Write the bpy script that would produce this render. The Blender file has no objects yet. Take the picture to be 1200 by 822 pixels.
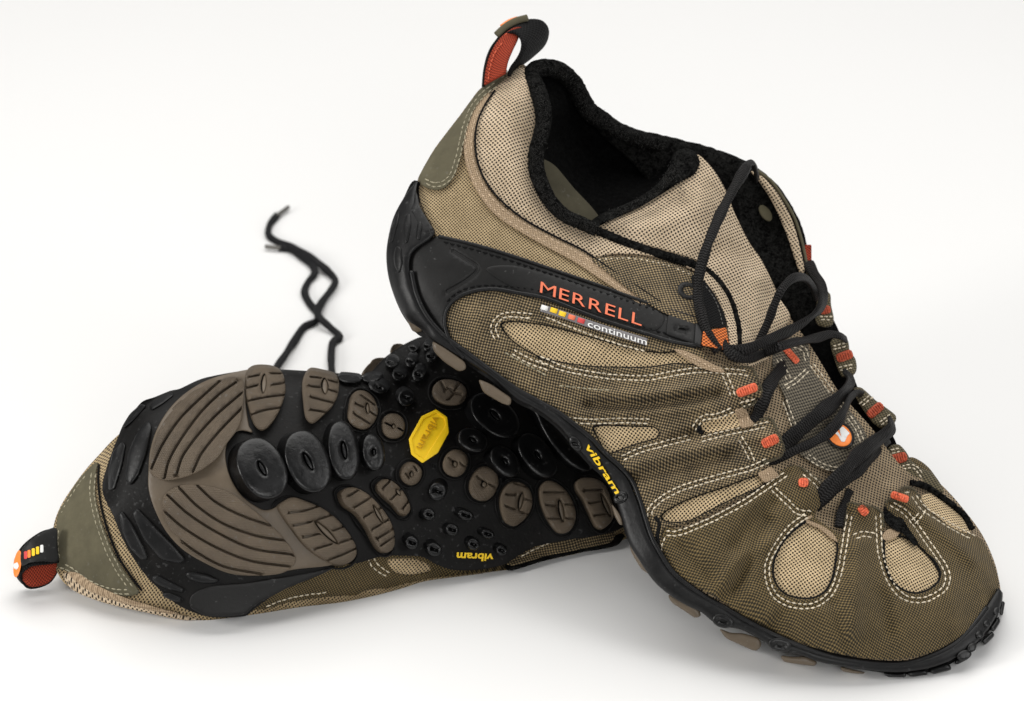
import bpy, math, random, numpy as np
from mathutils import Vector
from mathutils.geometry import delaunay_2d_cdt
random.seed(7); rng = np.random.default_rng(7)
S = bpy.context.scene; C = S.collection
R = math.radians

# ------------------------------------------------------------------ camera, light, exposure
W0, H0, D, SC = 1200.0, 822.0, 110.0, 27.0          # photograph size, camera distance (cm), pixels per cm
FPX = SC * D; PITCH = R(30); CAMH = 65.3             # camera height above the table in cm
cp, sp = math.cos(PITCH), math.sin(PITCH)
cam = bpy.data.cameras.new("camera"); camo = bpy.data.objects.new("camera", cam); C.objects.link(camo)
camo.location = (0, 0, CAMH / 100); camo.rotation_euler = (R(90) - PITCH, 0, 0)
cam.sensor_width = 36; cam.lens = 36 * FPX / W0; cam.clip_start = 0.02; cam.clip_end = 60
cam.dof.use_dof = True; cam.dof.focus_distance = 1.09; cam.dof.aperture_fstop = 13
S.camera = camo
wd = bpy.data.worlds.new("World"); S.world = wd; wd.use_nodes = True
bg = wd.node_tree.nodes["Background"]; bg.inputs[0].default_value = (0.99, 0.995, 1, 1); bg.inputs[1].default_value = 0.16
S.view_settings.view_transform = 'Standard'; S.view_settings.look = 'None'
S.view_settings.exposure = 0.0; S.view_settings.gamma = 1
def area(name, loc, target, size, power, col=(1, 1, 1)):
    l = bpy.data.lights.new(name, 'AREA'); l.shape = 'RECTANGLE'; l.size = size[0]; l.size_y = size[1]
    l.energy = power; l.color = col
    o = bpy.data.objects.new(name, l); C.objects.link(o); o.location = loc
    o.rotation_euler = (Vector(target) - Vector(loc)).to_track_quat('-Z', 'Y').to_euler()
    return o
area("softbox_overhead", (0.0, 1.62, 1.45), (0.0, 1.2, 0.0), (2.5, 1.5), 35.0, (1, 0.985, 0.96))
area("softbox_left", (-1.2, 0.50, 0.62), (0.1, 0.98, 0.04), (0.3, 0.5), 10.5, (1, 0.98, 0.95))
area("softbox_front", (0.2, -0.40, 0.8), (0.1, 1.15, 0.0), (0.8, 0.4), 7.5, (1, 0.99, 0.97))
area("softbox_right", (1.15, 0.55, 0.7), (0.1, 0.95, 0.05), (0.4, 0.8), 4.5, (1, 0.99, 0.98))

# ------------------------------------------------------------------ projection and surface helpers
def PW(x, y, d):
    """photo pixel + distance in cm in front of the reference plane -> world metres"""
    x, y, d = np.broadcast_arrays(np.asarray(x, float), np.asarray(y, float), np.asarray(d, float))
    Z = D - d; X = (x - 600) / FPX * Z; Y = (411 - y) / FPX * Z
    return np.stack([X, Z * cp + Y * sp, CAMH + Y * cp - Z * sp], -1) * 0.01
def gd(y):
    """depth at which the ray of image row y meets the table"""
    yy = (411 - np.asarray(y, float)) / FPX
    return D - CAMH / (sp - yy * cp)
def segdist(px, py, poly, closed=False):
    P = np.asarray(poly, float)[:, :2]
    A = P if closed else P[:-1]; B = np.roll(P, -1, 0) if closed else P[1:]
    best = np.full(px.shape, 1e9)
    for (ax, ay), (bx, by) in zip(A, B):
        dx, dy = bx - ax, by - ay; L = dx * dx + dy * dy + 1e-12
        t = np.clip(((px - ax) * dx + (py - ay) * dy) / L, 0, 1)
        best = np.minimum(best, (px - ax - t * dx) ** 2 + (py - ay - t * dy) ** 2)
    return np.sqrt(best)
def inside(px, py, poly):
    P = np.asarray(poly, float)[:, :2]; Q = np.roll(P, -1, 0); r = np.zeros(px.shape, bool)
    for (x1, y1), (x2, y2) in zip(P, Q):
        if y1 == y2: continue
        c = ((y1 > py) != (y2 > py)) & (px < (x2 - x1) * (py - y1) / (y2 - y1) + x1)
        r ^= c
    return r
def smooth(pts, closed=True, seg=3.0):
    """Catmull-Rom through the points, resampled about every seg pixels"""
    P = np.asarray(pts, float); n = len(P); out = []
    for i in range(n if closed else n - 1):
        p1, p2 = P[i], P[(i + 1) % n]
        p0 = P[i - 1] if (closed or i > 0) else 2 * p1 - p2
        p3 = P[(i + 2) % n] if (closed or i < n - 2) else 2 * p2 - p1
        L = np.hypot(*(p2 - p1)[:2]); k = max(1, int(round(L / seg)))
        # centripetal-ish tangent limit
        m1 = (p2 - p0) * 0.5; m2 = (p3 - p1) * 0.5
        for m in (m1, m2):
            q = np.hypot(m[0], m[1]); 
            if q > L: m *= L / q
        for j in range(k):
            t = j / k; t2, t3 = t * t, t * t * t
            out.append((2*t3-3*t2+1)*p1 + (t3-2*t2+t)*m1 + (-2*t3+3*t2)*p2 + (t3-t2)*m2)
    if not closed: out.append(P[-1])
    return np.array(out)
def poly_round(pts, r=3.0, seg=3.0):
    """straight sides, corners rounded by r pixels"""
    P = np.asarray(pts, float); n = len(P); o = []
    for i in range(n):
        a, b, c = P[i-1], P[i], P[(i+1) % n]
        u, v = a - b, c - b; lu, lv = np.hypot(*u), np.hypot(*v)
        q = min(r, lu*.45, lv*.45); p, s = b + u/lu*q, b + v/lv*q
        for t in (0, .33, .67, 1): o.append((1-t)**2*p + 2*t*(1-t)*b + t*t*s)
    o = np.array(o); out = []
    for i in range(len(o)):
        a, b = o[i], o[(i+1) % len(o)]; L = np.hypot(*(b-a)); k = max(1, int(L/seg))
        for j in range(k): out.append(a + (b-a)*j/k)
    return np.array(out)
def ell(cx, cy, rx, ry, rot=0, n=28, p=2.0):
    t = np.linspace(0, 2*np.pi, n, endpoint=False); c, s = np.cos(t), np.sin(t)
    x = rx*np.sign(c)*np.abs(c)**(2/p); y = ry*np.sign(s)*np.abs(s)**(2/p); a = R(rot)
    return np.stack([cx + x*math.cos(a) - y*math.sin(a), cy + x*math.sin(a) + y*math.cos(a)], -1)
def stroke(path, w0, w1=None, seg=3.0):
    P = smooth(path, False, seg); T = np.gradient(P, axis=0); N = np.stack([-T[:, 1], T[:, 0]], -1)
    N /= np.linalg.norm(N, axis=1)[:, None]; w = np.linspace(w0, w0 if w1 is None else w1, len(P))[:, None]/2
    return np.concatenate([P + N*w, (P - N*w)[::-1]])
def offset_path(path, o):
    P = np.asarray(path, float); T = np.gradient(P, axis=0); N = np.stack([-T[:, 1], T[:, 0]], -1)
    N /= np.linalg.norm(N, axis=1)[:, None] + 1e-9
    return P + N*o
class Surf:
    def __init__(s, pts, ridges=(), sils=(), clamp=True):
        P = np.array(pts, float); n = len(P); s.c = P[:, :2]/100
        r = np.linalg.norm(s.c[:, None] - s.c[None], axis=-1)
        K = np.where(r > 0, r*r*np.log(r + 1e-12), 0) + np.eye(n)*0.02
        A = np.zeros((n+3, n+3)); A[:n, :n] = K; A[:n, n] = 1; A[:n, n+1:] = s.c; A[n, :n] = 1; A[n+1:, :n] = s.c.T
        s.w = np.linalg.solve(A, np.concatenate([P[:, 2], [0, 0, 0]])); s.ridges = ridges; s.sils = sils; s.clamp = clamp
    def __call__(s, x, y):
        x = np.asarray(x, float); y = np.asarray(y, float); n = len(s.c)
        d = s.w[n] + s.w[n+1]*x/100 + s.w[n+2]*y/100
        for (cx, cy), w in zip(s.c, s.w):
            r2 = (x/100-cx)**2 + (y/100-cy)**2; d = d + w*0.5*r2*np.log(r2 + 1e-12)
        for path, amp, sig in s.ridges:
            d = d + amp*np.exp(-(segdist(x, y, smooth(path, False, 8))/sig)**2)
        for path, Rr in s.sils:
            e = np.maximum(segdist(x, y, path)/SC, .1)
            d = d - np.where(e < Rr, Rr - np.sqrt(np.maximum(Rr*Rr - (Rr-e)**2, 0)), 0)
        return np.maximum(d, gd(y) + 0.03) if s.clamp else d

# ------------------------------------------------------------------ object helpers
def link(name, me, mat, parent, kind=None):
    if mat: me.materials.append(mat)
    o = bpy.data.objects.new(name, me); C.objects.link(o); o.parent = parent
    if kind: o['kind'] = kind
    return o
def make_mesh(name, V, F, uv=None, smooth_=True):
    me = bpy.data.meshes.new(name); V = np.asarray(V, float)
    me.from_pydata(V.tolist(), [], [list(map(int, f)) for f in F])
    if smooth_: me.polygons.foreach_set('use_smooth', [True]*len(me.polygons))
    if uv is not None:
        l = me.uv_layers.new(name='UVMap'); idx = np.empty(len(me.loops), int); me.loops.foreach_get('vertex_index', idx)
        l.data.foreach_set('uv', np.asarray(uv, float)[idx].ravel())
    me.update(); return me
def plane_uv(W, ref=None):
    q = W if ref is None else ref; c = q.mean(0); u_, s_, vt = np.linalg.svd(q[::max(1, len(q)//400)] - c, full_matrices=False)
    n = vt[2]; ax = np.array([1, 0, 0.]) - n*n[0]; ax /= np.linalg.norm(ax); ay = np.cross(n, ax)
    return np.stack([(W-c)@ax, (W-c)@ay], -1)*100
def patch(name, outline, surf, mat, parent, off=0.0, th=0.12, bev=0.1, holes=(), step=5.0, grooves=(), shift=(0, 0),
          depth=None, solid=None, dome=0.0, domeR=0.5, raw=False, extra=None, ragged=0.0, quilt=()):
    """a solid piece that follows a surface: bevelled top, side walls, optional back; holes and cut grooves are real"""
    O = np.asarray(outline, float) if raw else smooth(outline, True, min(step, 4))
    if ragged: O = O + rng.normal(0, ragged, O.shape)
    Hs = [np.asarray(h, float) if raw else smooth(h, True, min(step, 4)) for h in holes]
    rings = [O] + Hs; V2 = []; E = []; 
    for r_ in rings:
        b = len(V2); V2 += [tuple(p) for p in r_]; E += [(b+i, b+(i+1) % len(r_)) for i in range(len(r_))]
    nb = len(V2)
    def edged(x, y): return np.min([segdist(x, y, r_, True) for r_ in rings], 0)
    def isin(x, y):
        m = inside(x, y, O)
        for h in Hs: m &= ~inside(x, y, h)
        return m
    bp = bev*SC; cand = []
    for r_ in rings:                                              # inset rings carry the bevel
        T = np.roll(r_, -1, 0) - np.roll(r_, 1, 0); N = np.stack([-T[:, 1], T[:, 0]], -1); N /= np.linalg.norm(N, axis=1)[:, None]+1e-9
        for q in (.12, .4, 1.0):
            for sg in (1, -1):
                c = r_ + N*sg*bp*q; c = c[::1 if q > .2 else 1]
                ok = isin(c[:, 0], c[:, 1]) & (edged(c[:, 0], c[:, 1]) > bp*q*0.9)
                cand.append(c[ok])
    x0, y0 = O.min(0); x1, y1 = O.max(0)
    gx, gy = np.meshgrid(np.arange(x0, x1, step), np.arange(y0, y1, step)); gx = gx + (np.arange(gx.shape[0]) % 2)[:, None]*step/2
    g = np.stack([gx.ravel(), gy.ravel()], -1); g = g + rng.uniform(-.1, .1, g.shape)
    if len(g):
        ok = isin(g[:, 0], g[:, 1]); g = g[ok]
        if len(g): g = g[edged(g[:, 0], g[:, 1]) > bp*1.1 + step*.25]
    G = []
    for path, w, dep in grooves:
        Pg = smooth(path, False, 2.2)
        if len(Pg) < 2: continue
        wv = np.full(len(Pg), w) if np.isscalar(w) else np.interp(np.linspace(0, 1, len(Pg)), np.linspace(0, 1, len(w)), w)
        T = np.gradient(Pg, axis=0); N = np.stack([-T[:, 1], T[:, 0]], -1); N /= np.linalg.norm(N, axis=1)[:, None]+1e-9
        G.append((Pg, wv, dep))
        def loop_(f):
            h0, h1 = wv[0]*f, wv[-1]*f; c0 = [Pg[0]-T[0]/np.linalg.norm(T[0])*h0*.8]; c1 = [Pg[-1]+T[-1]/np.linalg.norm(T[-1])*h1*.8]
            L = np.concatenate([Pg + N*wv[:, None]*f, c1, (Pg - N*wv[:, None]*f)[::-1], c0]); return np.concatenate([L, L[:1]])
        lanes = [loop_(.5), loop_(.345)]
        if len(g): g = g[segdist(g[:, 0], g[:, 1], Pg) > wv.max()*.75 + 0.5]
        for L in lanes:
            ok = isin(L[:, 0], L[:, 1]) & (edged(L[:, 0], L[:, 1]) > 0.7)
            b = len(V2); idx = {}
            for i, p in enumerate(L):
                if ok[i]: idx[i] = len(V2); V2.append(tuple(p))
            E += [(idx[i], idx[i+1]) for i in range(len(L)-1) if i in idx and i+1 in idx]
    for c in cand:
        if len(c):
            for Pg, wv, dep in G: c = c[segdist(c[:, 0], c[:, 1], Pg) > wv.max()*.6]
        V2 += [tuple(p) for p in c]
    V2 += [tuple(p) for p in g]
    vo, eo, fo, ov, oe, of_ = delaunay_2d_cdt([Vector((p[0], -p[1])) for p in V2], E, [], 0, 1e-5)
    P = np.array([(v[0], -v[1]) for v in vo]); F = np.array([f for f in fo if len(f) == 3])
    cen = P[F].mean(1); F = F[isin(cen[:, 0], cen[:, 1])]
    e = edged(P[:, 0], P[:, 1])/SC
    h = np.full(len(P), th)
    t_ = np.clip(e/max(bev, 1e-6), 0, 1); h = h - bev*np.minimum(1, th/bev if bev else 1)*(1 - np.sqrt(np.maximum(1-(1-t_)**2, 0)))*.85
    if dome: h = h + dome*(1-np.exp(-(e/domeR)**2)) 
    for Pg, wv, dep in G:
        dist = segdist(P[:, 0], P[:, 1], Pg); 
        j = np.argmin(((P[:, None, 0]-Pg[None, :, 0])**2 + (P[:, None, 1]-Pg[None, :, 1])**2), 1); ww = np.maximum(wv[j], 0.3)/2
        h = h - dep*np.clip((1.0 - dist/ww)*3.2, 0, 1)
    for qp in quilt:
        h = h - .11*np.exp(-(segdist(P[:, 0], P[:, 1], smooth(qp, False, 7))/4.2)**2)
    x, y = P[:, 0], P[:, 1]
    base = surf(x, y) + off
    if extra is not None: h = h + extra(x, y)
    d = base + h; Wt = PW(x, y, d)
    bound = {}
    # boundary edges
    cnt = {}
    for f in F:
        for a, b in ((f[0], f[1]), (f[1], f[2]), (f[2], f[0])):
            cnt[(a, b)] = 1
    be = [(a, b) for (a, b) in cnt if (b, a) not in cnt]
    bv = sorted({a for e_ in be for a in e_})
    n = len(P); dn = (th + 0.12) if depth is None else depth
    Wall = [Wt]; FF = [tuple(f) for f in F]
    if solid is None:
        mp = {v: n+i for i, v in enumerate(bv)}; bvi = np.array(bv, int)
        db = base[bvi] + th - dn
        db = np.maximum(db, gd(y[bvi]-shift[1]) + .01) if surf.clamp else db
        Wall.append(PW(x[bvi]-shift[0], y[bvi]-shift[1], db))
        for a, b in be: FF += [(b, a, mp[a], mp[b])]
    else:
        db = solid(x, y, d, e); Wall.append(PW(x, y, db))
        isb = np.zeros(n, bool); isb[bv] = True
        for f in F: FF.append((n+f[2], n+f[1], n+f[0]))
        for a, b in be: FF.append((b, a, n+a, n+b))
    Wv = np.concatenate(Wall); used = np.zeros(len(Wv), bool)
    for f in FF:
        for i in f: used[i] = True
    rm = np.cumsum(used)-1; uv = plane_uv(Wv, Wt)
    me = make_mesh(name, Wv[used], [tuple(rm[i] for i in f) for f in FF], uv[used])
    if G:
        Ff = np.array([f for f in F]); hv = h[Ff]; flat = np.ones(len(FF), bool); e3 = e[Ff].min(1)
        flat[:len(Ff)] = ~(((hv.max(1)-hv.min(1)) > .35*min(g_[2] for g_ in G)) & (e3 > bev*.8))
        me.polygons.foreach_set('use_smooth', flat.tolist()); me.update()
    return link(name, me, mat, parent)
def tube(name, path, rad, mat, parent, n=10, flat=1.0, roll=0.0, seg=3.0, taper=True, fuzz=0.0, kind=None, vdir=None, wob=0.0):
    """sweep an (elliptic) section along (x, y, d) points; width lies across the view, flattened towards it"""
    P = smooth(path, False, seg); Wp = PW(P[:, 0], P[:, 1], P[:, 2]); m = len(Wp)
    T = np.gradient(Wp, axis=0); T /= np.linalg.norm(T, axis=1)[:, None]
    v = np.array([0, -cp, sp]) if vdir is None else np.array(vdir, float)
    U = np.cross(T, v); U /= np.linalg.norm(U, axis=1)[:, None]+1e-9; N = np.cross(U, T)
    t = np.linspace(0, 1, m); rl = np.full(m, roll) if np.isscalar(roll) else np.interp(t, np.linspace(0, 1, len(roll)), roll)
    rd = np.full(m, rad) if np.isscalar(rad) else np.interp(t, np.linspace(0, 1, len(rad)), rad)
    if wob:
        q_ = L0 = np.arange(m)*seg; ph = rng.uniform(0, 6, 4)
        rd = rd*(1 + wob*(np.sin(q_/9+ph[0])*.5 + np.sin(q_/4.1+ph[1])*.35)); rl = rl + 120*wob*(np.sin(q_/13+ph[2])*.6+np.sin(q_/6+ph[3])*.4)
    rl = np.radians(rl)[:, None]; U, N = U*np.cos(rl)+N*np.sin(rl), N*np.cos(rl)-U*np.sin(rl)
    V = []; uv = []; L = np.concatenate([[0], np.cumsum(np.linalg.norm(np.diff(Wp, axis=0), axis=1))])*100
    for k in range(n):
        a = 2*np.pi*k/n; ex = 0.75 if flat < .7 else 1.0
        cu = np.sign(math.cos(a))*abs(math.cos(a))**ex; su = np.sign(math.sin(a))*abs(math.sin(a))**ex
        rr = rd*(1 + (rng.normal(0, fuzz, m) if fuzz else 0))
        V.append(Wp + (U*(rr*cu)[:, None] + N*(rr*su*flat)[:, None])*.01); uv.append(np.stack([np.full(m, k/n), L], -1))
    V = np.stack(V, 1).reshape(-1, 3); uv = np.stack(uv, 1).reshape(-1, 2); F = []
    for i in range(m-1):
        for k in range(n): F.append((i*n+k, i*n+(k+1) % n, (i+1)*n+(k+1) % n, (i+1)*n+k))
    F.append(tuple(range(n))[::-1]); F.append(tuple((m-1)*n+k for k in range(n)))
    # section starts at k/n; the seam texture jump is on the hidden side
    me = make_mesh(name, V, F, uv); return link(name, me, mat, parent, kind)
def ruled(name, ea, eb, th, mat, parent, k=6, seg=3.0):
    """a strap between two edge curves of (x, y, d), with thickness"""
    A = smooth(ea, False, seg); m = len(A); B = smooth(eb, False, seg); tb = np.linspace(0, len(B)-1, m)
    B = np.stack([np.interp(tb, np.arange(len(B)), B[:, c]) for c in range(3)], -1)
    A, B = PW(*A.T), PW(*B.T); G = np.stack([A + (B-A)*j/k for j in range(k+1)], 1)
    du = np.gradient(G, axis=0); dv = np.gradient(G, axis=1); N = np.cross(du, dv); N /= np.linalg.norm(N, axis=2)[:, :, None]+1e-12
    T1 = G + N*th*.005; T2 = G - N*th*.005; V = np.concatenate([T1.reshape(-1, 3), T2.reshape(-1, 3)]); q = k+1; n = m*q; F = []
    L = np.concatenate([[0], np.cumsum(np.linalg.norm(np.diff(G[:, k//2], axis=0), axis=1))])*100; Wd = np.linalg.norm(B-A, axis=1).mean()*100
    uv = np.stack([np.tile(np.linspace(0, Wd, q), m), np.repeat(L, q)], -1); uv = np.concatenate([uv, uv])
    for i in range(m-1):
        for j in range(k):
            a = i*q+j; F.append((a, a+q, a+q+1, a+1)); F.append((n+a, n+a+1, n+a+q+1, n+a+q))
        a = i*q; F.append((a, n+a, n+a+q, a+q)); a = i*q+k; F.append((a, a+q, n+a+q, n+a))
    for j in range(k):
        F.append((j, j+1, n+j+1, n+j)); a = (m-1)*q+j; F.append((a, n+a, n+a+1, a+1))
    return link(name, make_mesh(name, V, F, uv), mat, parent)
def stitches(paths, surf, off, mat, parent, L=.20, gap=.055, r=.045, name='stitching', dbl=None):
    """rows of little thread capsules lying on a surface"""
    V = []; F = []; nn = 0; rows = []
    for p in paths:
        S_ = smooth(p, False, 2.0)
        rows += [S_] if dbl is None else [offset_path(S_, -dbl/2), offset_path(S_, dbl/2)]
    for S_ in rows:
        s = np.concatenate([[0], np.cumsum(np.hypot(*np.diff(S_, axis=0).T))]); pos = rng.uniform(0, 3)
        while pos + L*SC < s[-1]:
            a, b = pos, pos + L*SC*rng.uniform(.88, 1.08); q = np.array([a, (a+b)/2, b])
            x = np.interp(q, s, S_[:, 0]) + rng.normal(0, .22, 3); y = np.interp(q, s, S_[:, 1]) + rng.normal(0, .22, 3)
            Wp = PW(x, y, surf(x, y) + off + r*np.array([-.6, .55, -.6])); Tn = Wp[2]-Wp[0]; Tn /= np.linalg.norm(Tn)+1e-12
            U = np.cross(Tn, np.array([0, -cp, sp])); U /= np.linalg.norm(U)+1e-12; N = np.cross(U, Tn)
            prof = [(0, .55), (1, 1.0), (2, .55)]; b0 = nn
            for i, f in prof:
                for k in range(6):
                    an = k*math.pi/3; V.append(Wp[i] + (U*math.cos(an)+N*math.sin(an))*r*f*.01); nn += 1
            for i in range(2):
                for k in range(6): F.append((b0+i*6+k, b0+i*6+(k+1) % 6, b0+(i+1)*6+(k+1) % 6, b0+(i+1)*6+k))
            F.append(tuple(b0+k for k in range(6))); F.append(tuple(b0+12+k for k in range(6)))
            pos = b + gap*SC*rng.uniform(.8, 1.3)
    if not V: return None
    return link(name, make_mesh(name, V, F), mat, parent, 'stuff')
def text(name, s, org, ax, ay, surf, off, th, mat, parent, size=1.0, bold=0.0, each=False, warp=None):
    """raised lettering: org = pixel of the baseline start, ax / ay = pixel vectors of one em across and up"""
    out = []; xcur = 0.0
    for ch in (list(s) if each else [s]):
        cu = bpy.data.curves.new(name, 'FONT'); cu.body = ch; cu.size = 1; cu.offset = 0 if ch == 'M' else bold; cu.resolution_u = 3
        o = bpy.data.objects.new(name, cu); C.objects.link(o); dg = bpy.context.evaluated_depsgraph_get()
        me0 = bpy.data.meshes.new_from_object(o.evaluated_get(dg)); bpy.data.objects.remove(o)
        V = np.array([v.co[:2] for v in me0.vertices]); F = [tuple(p.vertices) for p in me0.polygons]
        if not len(V): xcur += .35; continue
        adv = V[:, 0].max() + .07; V = V + [xcur, 0]; xcur += adv
        cnt = {}
        for f in F:
            for i in range(len(f)): cnt[(f[i], f[(i+1) % len(f)])] = 1
        be = [(a, b) for a, b in cnt if (b, a) not in cnt]
        px = org[0] + V[:, 0]*ax[0] + V[:, 1]*ay[0]; py = org[1] + V[:, 0]*ax[1] + V[:, 1]*ay[1]
        if warp is not None: px, py = warp(px, py)
        d = surf(px, py) + off; n = len(V)
        Wv = np.concatenate([PW(px, py, d+th), PW(px, py, d-.05)])
        FF = list(F) + [(b, a, n+a, n+b) for a, b in be]
        out.append(link(name, make_mesh(name, Wv, FF, smooth_=False), mat, parent))
    return out

# ------------------------------------------------------------------ materials
class N:
    def __init__(s, name, rough=.8, spec=.3):
        s.m = bpy.data.materials.new(name); s.m.use_nodes = True; s.t = s.m.node_tree; s.b = s.t.nodes['Principled BSDF']
        s.b.inputs['Roughness'].default_value = rough; s.b.inputs['Specular IOR Level'].default_value = spec
    def n(s, t, **k):
        q = s.t.nodes.new(t)
        for a, b in k.items():
            if a[0] == 'i' and a[1:].isdigit():
                a = int(a[1:])
                if hasattr(b, 'is_output'): s.t.links.new(b, q.inputs[a])
                else: q.inputs[a].default_value = b
            else: setattr(q, a, b)
        return q
    def math(s, op, a, b=0.0, c=None):
        k = dict(i0=a, i1=b)
        if c is not None: k['i2'] = c
        return s.n('ShaderNodeMath', operation=op, **k).outputs[0]
    def uv(s, sx=1, sy=1, rot=0):
        u = s.n('ShaderNodeTexCoord'); m = s.n('ShaderNodeMapping', i0=u.outputs['UV']); m.inputs['Rotation'].default_value[2] = R(rot)
        m.inputs['Scale'].default_value = (sx, sy, 1); q = s.n('ShaderNodeSeparateXYZ', i0=m.outputs[0]); return q.outputs[0], q.outputs[1], m.outputs[0]
    def noise(s, vec, sc, det=3, ro=.6):
        q = s.n('ShaderNodeTexNoise'); q.inputs['Scale'].default_value = sc; q.inputs['Detail'].default_value = det; q.inputs['Roughness'].default_value = ro
        if vec is not None: s.t.links.new(vec, q.inputs['Vector'])
        return q.outputs[0]
    def warped(s, sx=1, sy=1, rot=0, amp=.22):
        u, v, vec = s.uv(sx, sy, rot); q = s.n('ShaderNodeTexNoise'); q.inputs['Scale'].default_value = .28; q.inputs['Detail'].default_value = 1.5
        s.t.links.new(vec, q.inputs['Vector']); w = s.n('ShaderNodeSeparateXYZ', i0=q.outputs[1])
        f = lambda c_, w_: s.math('ADD', c_, s.math('MULTIPLY', s.math('SUBTRACT', w_, .5), amp*2))
        return f(u, w.outputs[0]), f(v, w.outputs[1]), vec
    def obj(s): return s.n('ShaderNodeTexCoord').outputs['Object']
    def ramp(s, f, stops):
        q = s.n('ShaderNodeValToRGB', i0=f); e = q.color_ramp.elements
        while len(e) < len(stops): e.new(.5)
        for el, (p, c) in zip(e, stops): el.position = p; el.color = (*c, 1) if len(c) == 3 else c
        return q.outputs[0]
    def mix(s, f, a, b, mode='MIX'):
        q = s.n('ShaderNodeMix', data_type='RGBA', blend_type=mode)
        for i, v in ((0, f), (6, a), (7, b)):
            if hasattr(v, 'is_output'): s.t.links.new(v, q.inputs[i])
            else: q.inputs[i].default_value = v if i == 0 else (*v, 1)
        return q.outputs[2]
    def col(s, c):
        if hasattr(c, 'is_output'): s.t.links.new(c, s.b.inputs['Base Color'])
        else: s.b.inputs['Base Color'].default_value = (*c, 1)
    def bump(s, h, st=.5, dist=.001, prev=None):
        q = s.n('ShaderNodeBump'); q.inputs['Strength'].default_value = st; q.inputs['Distance'].default_value = dist
        s.t.links.new(h, q.inputs['Height'])
        if prev is not None: s.t.links.new(prev, q.inputs['Normal'])
        s.t.links.new(q.outputs[0], s.b.inputs['Normal']); return q.outputs[0]
def mesh_fabric(name, light, dark, hole, pitch, rot=0, thr=.35, asp=1.0, soft=.25):
    """air mesh: threads round a staggered lattice of small holes"""
    m = N(name, .75, .25); u, v, vec = m.warped(1, asp, rot)
    nz = m.noise(vec, 1.6, 4); dis = m.math('MULTIPLY', m.math('SUBTRACT', nz, .5), pitch*.5)
    k = math.pi/pitch
    a = m.math('COSINE', m.math('MULTIPLY', m.math('ADD', u, dis), k)); b = m.math('COSINE', m.math('MULTIPLY', m.math('ADD', v, dis), k))
    h = m.math('MULTIPLY', a, b)
    f = m.ramp(h, [(0, (0, 0, 0)), (thr, (0, 0, 0)), (min(thr+soft, 1), (1, 1, 1))])
    fine = m.noise(vec, 26, 2, .7); big = m.noise(vec, .7, 3)
    thr_c = m.mix(m.ramp(m.math('ADD', m.math('MULTIPLY', fine, .7), m.math('MULTIPLY', big, .3)), [(.38, (0, 0, 0)), (.62, (1, 1, 1))]), dark, light)
    m.col(m.mix(f, thr_c, hole)); hh = m.math('SUBTRACT', m.math('MULTIPLY', fine, .35), f)
    m.bump(hh, .9, .0007); m.b.inputs['Sheen Weight'].default_value = .1; return m.m
def weave(name, light, dark, pitch, rot=0, asp=1.0, bias=.5, patchy=.35):
    """coarse basket weave: light thread knuckles over a dark ground"""
    m = N(name, .72, .3); u, v, vec = m.warped(1, asp, rot, .3)
    nz = m.noise(vec, 2.2, 4); dis = m.math('MULTIPLY', m.math('SUBTRACT', nz, .5), pitch*.7); k = math.pi/pitch
    a = m.math('SINE', m.math('MULTIPLY', m.math('ADD', u, dis), k)); b = m.math('SINE', m.math('MULTIPLY', m.math('SUBTRACT', v, dis), k))
    h = m.math('MULTIPLY', a, b); h = m.math('MULTIPLY_ADD', h, .5, .5)
    fine = m.noise(vec, 18, 2, .75); big = m.noise(vec, .8, 4, .65)
    s_ = m.math('ADD', m.math('ADD', m.math('MULTIPLY', h, .62), m.math('MULTIPLY', fine, .38)), m.math('MULTIPLY', m.math('SUBTRACT', big, .5), patchy))
    c = m.ramp(s_, [(max(bias-.2, 0), dark), (bias+.02, tuple((x+y)/2*.8 for x, y in zip(light, dark))), (min(bias+.24, 1), light)])
    m.col(c); m.bump(s_, 1.0, .0008); m.b.inputs['Sheen Weight'].default_value = .05; return m.m
def rubber(name, c, rough=.5, grain=60, st=.25, spec=.45, dirt=None, hatch=None, wear=.25, dust=.28):
    m = N(name, rough, spec); o = m.obj(); n1 = m.noise(o, 14, 5, .6); n2 = m.noise(o, grain*10, 3, .6)
    lo = tuple(x*(1-wear) for x in c); hi = dirt or tuple(min(1, x*(1+wear)) for x in c)
    n3 = m.noise(o, 90, 4, .7)
    rc = m.ramp(m.math('ADD', m.math('MULTIPLY', n1, .5), m.math('MULTIPLY', n3, .5)), [(.36, lo), (.52, c), (.66, hi)])
    n4 = m.noise(o, 520, 2, .5); n5 = m.noise(o, 22, 4, .65)
    k_ = m.math('ADD', n4, m.math('MULTIPLY', m.math('SUBTRACT', n5, .5), .35))
    m.col(m.mix(m.ramp(k_, [(.66, (0, 0, 0)), (.73, (dust,)*3)]), rc, tuple(x*.55+.10 for x in c)))
    rr = m.n('ShaderNodeMapRange', i0=n3); rr.inputs[3].default_value = rough-.1; rr.inputs[4].default_value = rough+.16
    m.t.links.new(rr.outputs[0], m.b.inputs['Roughness'])
    h = n2
    if hatch:
        u, v, vec = m.uv(1, 1, hatch[1]); k = 2*math.pi/hatch[0]
        a = m.math('SINE', m.math('MULTIPLY', m.math('ADD', u, m.math('MULTIPLY', m.math('SINE', m.math('MULTIPLY', v, k*.55)), hatch[0]*.3)), k))
        h = m.math('ADD', m.math('MULTIPLY', a, .5), m.math('MULTIPLY', n2, .4))
    m.bump(h, st, .0009 if hatch else .0004); return m.m
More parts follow.
